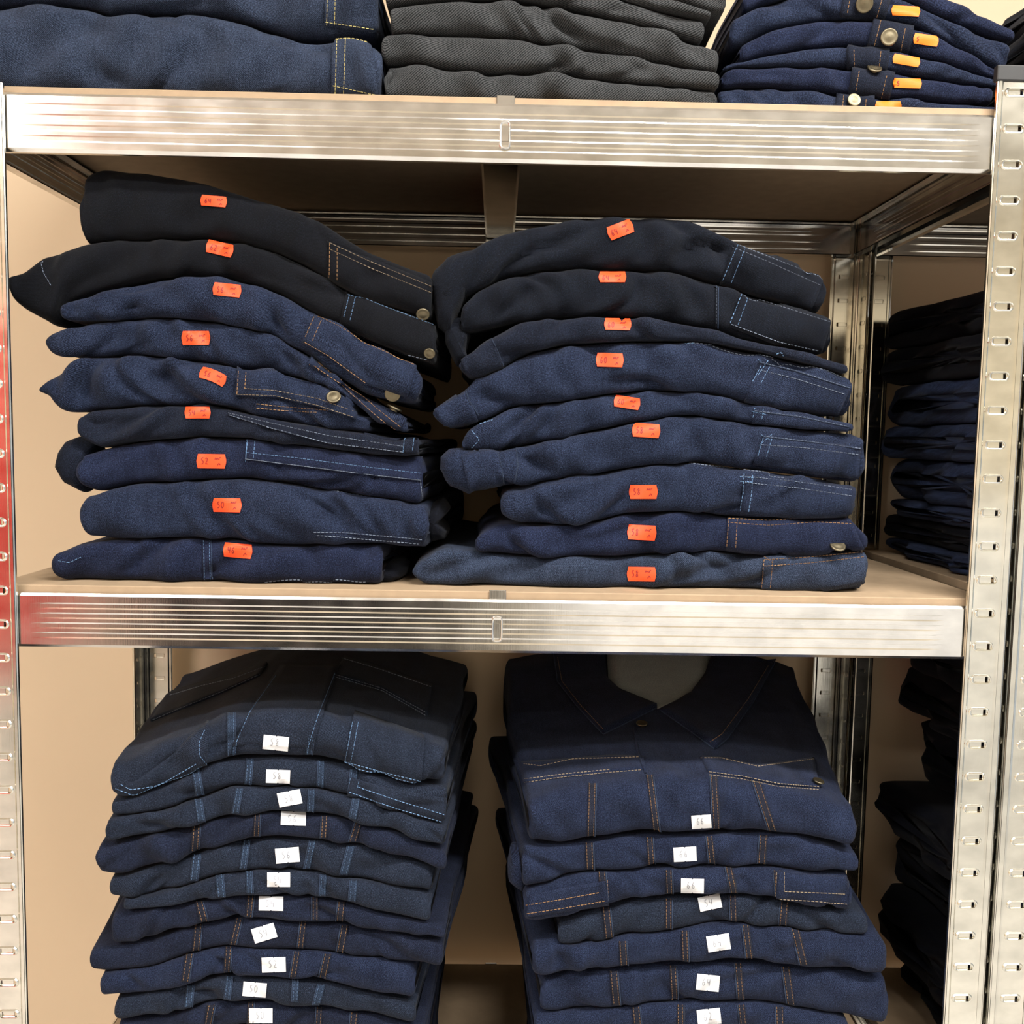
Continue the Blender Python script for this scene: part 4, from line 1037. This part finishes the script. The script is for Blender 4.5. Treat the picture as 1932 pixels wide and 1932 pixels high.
for _st in (lr,):
    for _i, _g in enumerate(_st): _g.nbrs = [_st[k] for k in (_i - 1, _i + 1) if 0 <= k < len(_st)]
for i, g in enumerate(lr):
    for k, sx in enumerate(LRseam[i]):
        seam(g, *sx, wpx=16 if k in (0, 3) else 14, m='thread_o', edge=1 if k < 2 else -1, lim=.12)
g = lr[0]
patch(g, [(1145, 1225), (1148, 1290), (1168, 1308), (1240, 1337)], [(1350, 1225), (1340, 1255), (1300, 1312), (1242, 1338)], 'lining', lim=big, off=.0012, m=M['lining'])
patch(g, [(1042, 1225), (1050, 1285), (1085, 1330), (1138, 1386)], [(1140, 1225), (1146, 1285), (1168, 1306), (1240, 1335)], 'collar', lim=big, off=.006)
patch(g, [(1242, 1337), (1300, 1310), (1330, 1270), (1345, 1225)], [(1348, 1414), (1370, 1396), (1420, 1325), (1475, 1225)], 'collar', lim=big, off=.006)
cord(g, [[(1044, 1228), (1052, 1285), (1087, 1330), (1138, 1385)], [(1348, 1413), (1372, 1394), (1422, 1323), (1474, 1228)], [(1138, 1385), (1190, 1360), (1238, 1336)], [(1246, 1340), (1300, 1378), (1348, 1413)]], M['worn_edge'], .0014, .0012, lim=big)
stitch(g, [[(1052, 1240), (1060, 1285), (1095, 1330), (1140, 1378)], [(1340, 1400), (1362, 1385), (1412, 1318), (1450, 1255)]], 'thread_o', wd=.0006, lim=big)
patch(g, [(985, 1440), (1060, 1436), (1150, 1428), (1215, 1430)], [(988, 1478), (1060, 1468), (1150, 1458), (1218, 1452)], 'pocket_flap', lim=big, off=.003)
stitch(g, [[(988, 1441), (1020, 1445), (1080, 1432), (1210, 1428)], [(990, 1476), (1060, 1466), (1150, 1457), (1212, 1452)], [(990, 1470), (1060, 1461), (1150, 1452)]], 'thread_t', lim=big)
patch(g, [(1322, 1430), (1360, 1432), (1430, 1448), (1535, 1432)], [(1336, 1458), (1400, 1468), (1470, 1482), (1545, 1488)], 'pocket_flap', lim=big, off=.003)
stitch(g, [[(1322, 1430), (1360, 1430), (1430, 1446), (1490, 1438), (1535, 1432)], [(1338, 1456), (1400, 1464), (1470, 1478), (1545, 1484)], [(1338, 1462), (1400, 1470), (1470, 1484), (1545, 1490)]], 'thread_t', lim=big)
cord(g, [[(1194, 1368), (1204, 1420), (1218, 1460)]], M['jacket3'], .003, .002, lim=big)
button(g, 1211, 1369, 11, lim=big); button(g, 1543, 1478, 11, lim=big)
g = lr[1]
blob(g, [(958, 1625), (962, 1600), (985, 1590), (1008, 1612), (1006, 1645), (985, 1672), (960, 1650)], 0.075, 0.03, 'rolled_cuff', seed=6)
g = lr[2]
patch(g, [(1000, 1690), (1060, 1675), (1142, 1662)], [(992, 1728), (1060, 1718), (1148, 1703)], 'pocket', off=.003)
stitch(g, [[(992, 1708), (1060, 1697), (1130, 1684)], [(994, 1724), (1060, 1714), (1146, 1699)], [(1146, 1660), (1148, 1702)]], 'thread_o')
patch(g, [(1466, 1645), (1530, 1652), (1600, 1656)], [(1464, 1696), (1530, 1704), (1598, 1710)], 'pocket', off=.003)
stitch(g, [[(1480, 1682), (1530, 1684), (1598, 1687)], [(1464, 1696), (1530, 1700), (1598, 1706)], [(1480, 1646), (1480, 1682)], [(1466, 1646), (1463, 1694)]], 'thread_t')
for i, g in enumerate(lr):
    slabel(g, *LRlab[i], style='white', lim=.2)

# layers under the picture's lower edge that carry the two jacket stacks
for nm, x0, x1, yb_, zt_, gr in (('left', 228, 800, 1966, 0, GLL), ('right', 1008, 1610, 1968, 0, GLR)):
    z0 = LOW + 0.0074; k = 0
    ztop = at(500 if nm == 'left' else 1300, yb_ + 0, .03)[2] - .006
    n = 4; hh = (ztop - z0) / n
    for k in range(n):
        za, zb_ = ztop - k * hh, ztop - (k + 1) * hh
        # image rows of these heights at the fold
        def row(z): return 966 - CAM['f'] * np.dot(np.array([0, .036, z]) - _c, _up) / np.dot(np.array([0, .036, z]) - _c, _fw)
        ya, yb2 = row(za), row(zb_)
        garment('folded_jacket', 'denim jacket, ' + ('fourth', 'third', 'second', 'first')[k] + ' from the board in the ' + nm + ' jacket stack, below the picture edge', 'jacket', gr + ', lowest layers', M['jacket'],
                [(x0, ya), (x1, ya)], [(x0, yb2), (x1, yb2)], Yf=.028, depth=.38, amp=.001, seed=150 + k, nx=40, zmin=z0)

# ---------------------------------------------------------------- top shelf
GT = 'folded denim trousers on the top shelf'
big_b = [(-40, 175), (300, 176), (715, 185)]
tl0 = garment('folded_trousers', 'mid blue denim trousers lying on the top shelf at the far left', 'trousers', GT, M['blue'],
              [(-60, 15), (0, 6), (60, 4), (120, 5), (170, 12), (205, 24), (260, 20), (340, 20), (400, 28), (470, 40), (520, 58), (560, 74), (620, 76), (716, 82)], [(-60, 200), (716, 200)], Yf=.018, depth=.36, zmin=ZT, seed=201, amp=.006, rf=.03)
tl0.nbrs = []
patch(tl0, [(628, 60), (660, 62), (700, 68)], [(625, 176), (660, 182), (714, 184)], 'waistband', off=.003, nu=12, nv=12)
stitch(tl0, [[(636, 62), (632, 178)], [(652, 64), (648, 180)], [(628, 162), (712, 180)], [(630, 66), (700, 74)]], 'thread_y')
tl1 = garment('folded_trousers', 'mid blue denim trousers cut by the upper picture edge at far left', 'trousers', GT, M['blue'],
              [(-60, -95), (300, -95), (714, -60)], [(-60, 14), (0, 4), (60, 2), (120, 3), (170, 10), (205, 22), (260, 18), (340, 18), (400, 26), (470, 38), (520, 54), (560, 66), (620, 66), (714, 62)], Yf=.022, depth=.36, seed=202, amp=.005, nbrs=[tl0])
patch(tl1, [(612, -40), (660, -40), (712, -36)], [(612, 50), (660, 54), (712, 60)], 'waistband', off=.003, nu=12)
stitch(tl1, [[(618, -30), (616, 48)], [(633, -30), (631, 50)], [(614, 42), (708, 56)]], 'thread_y')
TMt = [
 ([(726, 122), (780, 120), (830, 130), (910, 141), (960, 139), (1020, 142), (1100, 148), (1200, 160), (1280, 168), (1349, 175)], [(726, 215), (1349, 225)], 'creased charcoal twill trousers lying lowest in the grey stack'),
 ([(723, 66), (760, 67), (830, 66), (900, 68), (960, 74), (1040, 86), (1120, 98), (1200, 112), (1280, 128), (1353, 143)], None, 'charcoal twill trousers with squared ends, second from the bottom of grey stack'),
 ([(737, 18), (800, 8), (880, 3), (960, 2), (1030, 10), (1100, 25), (1180, 45), (1260, 65), (1300, 78), (1354, 94)], None, 'charcoal twill trousers with dented left end, third from bottom of grey stack'),
 ([(728, -30), (860, -35), (960, -28), (1060, -18), (1140, -2), (1220, 17), (1325, 42)], None, 'charcoal twill trousers with short right end, fourth from bottom of grey stack'),
 ([(730, -70), (960, -65), (1140, -30), (1260, 3), (1339, 28)], None, 'charcoal twill trousers, fifth from bottom of grey stack'),
 ([(730, -115), (960, -115), (1140, -95), (1260, -60), (1368, -8)], None, 'charcoal twill trousers cut by the upper picture edge'),
]
prev = None; tmg = []
for i, (tp, bt, lb) in enumerate(TMt):
    if bt is None:
        px_ = [p[0] for p in prev]; py_ = [p[1] for p in prev]
        bt = [(tp[0][0], np.interp(tp[0][0], px_, py_) - 2)] + [(x, y - 2) for x, y in prev if tp[0][0] + 15 < x < tp[-1][0] - 15] + [(tp[-1][0], np.interp(tp[-1][0], px_, py_) - 2)]
    tmg.append(garment('folded_trousers', lb, 'trousers', GT + ', grey stack', M['grey'], tp, bt, Yf=.02 + .002 * math.sin(i * 3), depth=.36, zmin=ZT, seed=221 + i, amp=.0040, endr=.006, nbrs=tmg[-1:]))
    prev = tp
TRt = [
 ([(1354, 172), (1400, 167), (1440, 166), (1500, 172), (1580, 181), (1640, 187), (1700, 190), (1780, 196), (1876, 204)], [(1354, 240), (1876, 250)]),
 ([(1360, 143), (1380, 134), (1450, 130), (1540, 130), (1600, 132), (1690, 142), (1780, 156), (1866, 172)], None),
 ([(1362, 134), (1400, 122), (1450, 107), (1520, 95), (1590, 91), (1680, 97), (1730, 110), (1800, 130), (1880, 158)], None),
 ([(1394, 92), (1420, 75), (1480, 56), (1560, 40), (1645, 37), (1720, 52), (1780, 80), (1850, 120), (1884, 140)], None),
 ([(1376, 44), (1400, 28), (1440, 10), (1500, -8), (1580, -18), (1650, -16), (1710, 6), (1800, 48), (1898, 86)], None),
 ([(1400, -30), (1500, -60), (1600, -70), (1700, -40), (1760, -8), (1850, 34), (1908, 62)], None),
]
TRl = ['half hidden behind the shelf edge', 'with orange tag, second from bottom', 'with orange tag, third from bottom', 'with large button and folded orange tag', 'with button at the upper picture edge', 'topmost, cut by the picture edge']
prev = None; trg = []
for i, (tp, bt) in enumerate(TRt):
    if bt is None:
        px_ = [p[0] for p in prev]; py_ = [p[1] for p in prev]
        bt = [(tp[0][0] + 2, np.interp(tp[0][0], px_, py_) - 2)] + [(x, y - 2) for x, y in prev if tp[0][0] + 15 < x < tp[-1][0] - 15] + [(tp[-1][0], max(np.interp(tp[-1][0], px_, py_) - 2, tp[-1][1] + 14))]
    trg.append(garment('folded_trousers', 'blue denim trousers ' + TRl[i] + ' in top right stack', 'trousers', GT + ', right stack', M['navy2'] if i % 2 else M['navy'], tp, bt, Yf=.044, depth=.33, zmin=ZT, seed=241 + i, amp=.0030, endr=.008, rf=.02, nbrs=trg[-1:]))
    prev = tp

for _st in (tmg, trg,):
    for _i, _g in enumerate(_st): _g.nbrs = [_st[k] for k in (_i - 1, _i + 1) if 0 <= k < len(_st)]
LP = [([(1578, 178), (1612, 184), (1648, 188)], [(1574, 214), (1610, 216), (1646, 216)], (1609, 192, 13)), ([(1607, 132), (1645, 133), (1687, 143)], [(1600, 176), (1640, 184), (1676, 190)], (1648, 134, 14)),
      ([(1597, 92), (1635, 91), (1676, 97)], [(1598, 130), (1636, 131), (1672, 136)], None), ([(1648, 36), (1690, 44), (1722, 54)], [(1636, 86), (1675, 92), (1712, 104)], (1676, 72, 16)), ([(1592, -16), (1630, -17), (1680, -8)], [(1584, 28), (1620, 34), (1668, 34)], (1630, 8, 16))]
TG = [(1675, 202, 50, 20, 0), (1711, 152, 54, 18, 2), (1709, 109, 52, 18, 10), (1746, 70, 48, 20, 8), (1708, 9, 54, 19, 3)]
for i, (a, b_, bt) in enumerate(LP):
    g = trg[i]
    patch(g, a, b_, 'belt_loop', off=.004, nu=12, nv=8, m=M['ink'])
    n = len(a)
    stitch(g, [[(a[0][0] + 14, a[0][1] + 2), (b_[0][0] + 14, b_[0][1])], [(a[2][0] - 14, a[2][1]), (b_[2][0] - 14, b_[2][1])]], 'thread_o', wd=.0007)
    if bt: button(g, *bt, name='button')
    slabel(g, *TG[i], '5' if i in (1, 3) else '', style='overlit')

# ---------------------------------------------------------------- the neighbouring unit's piles, seen past the post
GN = 'dark folded clothes on the neighbouring unit'
def nrow(z, Y=.1): 
    d = np.array([.6, Y, z]) - _c; return 966 - CAM['f'] * np.dot(d, _up) / np.dot(d, _fw)
def ncol(x, z, Y):
    d = np.array([x, Y, z]) - _c; return 966 + CAM['f'] * np.dot(d, _rt) / np.dot(d, _fw)
def pile(zbase, tops, lefts, mats, labels, seed, Yf=.07, depth=.33, right=.92, cat='clothes', endr=.016, sag=.0):
    z0 = zbase; done = []
    for i, z1 in enumerate(tops):
        x0 = lefts[i]; Yq = Yf + .008
        P = lambda x, z: (ncol(x, z, Yq), 966 - CAM['f'] * np.dot(np.array([x, Yq, z]) - _c, _up) / np.dot(np.array([x, Yq, z]) - _c, _fw))
        xs_ = np.linspace(x0, right, 12); rs = np.random.RandomState(seed + i)
        # layers sag where their loose ends hang out
        dz = lambda k: -sag * max(0, 1 - (xs_[k] - x0) / .09) ** 2 if i else 0
        top = [P(x, z1 - .0005 + dz(k)) for k, x in enumerate(xs_)]
        bot = [P(x, z0 - .0005 + dz(k)) for k, x in enumerate(xs_)]
        done.append(garment('folded_clothes', labels[i], cat, GN, M[mats[i]], top, bot, Yf=Yf + rs.uniform(-.006, .006), depth=depth + rs.uniform(-.02, .01), amp=.0062, seed=seed + i, endr=endr, flare=(rs.uniform(-.02, .012), 0), nx=130, topamp=.06, sidewr=.0075, nbrs=done[-1:], zmin=zbase))
        z0 = z1
zt = [.030, .062, .085, .140, .185, .240, .290, .340]
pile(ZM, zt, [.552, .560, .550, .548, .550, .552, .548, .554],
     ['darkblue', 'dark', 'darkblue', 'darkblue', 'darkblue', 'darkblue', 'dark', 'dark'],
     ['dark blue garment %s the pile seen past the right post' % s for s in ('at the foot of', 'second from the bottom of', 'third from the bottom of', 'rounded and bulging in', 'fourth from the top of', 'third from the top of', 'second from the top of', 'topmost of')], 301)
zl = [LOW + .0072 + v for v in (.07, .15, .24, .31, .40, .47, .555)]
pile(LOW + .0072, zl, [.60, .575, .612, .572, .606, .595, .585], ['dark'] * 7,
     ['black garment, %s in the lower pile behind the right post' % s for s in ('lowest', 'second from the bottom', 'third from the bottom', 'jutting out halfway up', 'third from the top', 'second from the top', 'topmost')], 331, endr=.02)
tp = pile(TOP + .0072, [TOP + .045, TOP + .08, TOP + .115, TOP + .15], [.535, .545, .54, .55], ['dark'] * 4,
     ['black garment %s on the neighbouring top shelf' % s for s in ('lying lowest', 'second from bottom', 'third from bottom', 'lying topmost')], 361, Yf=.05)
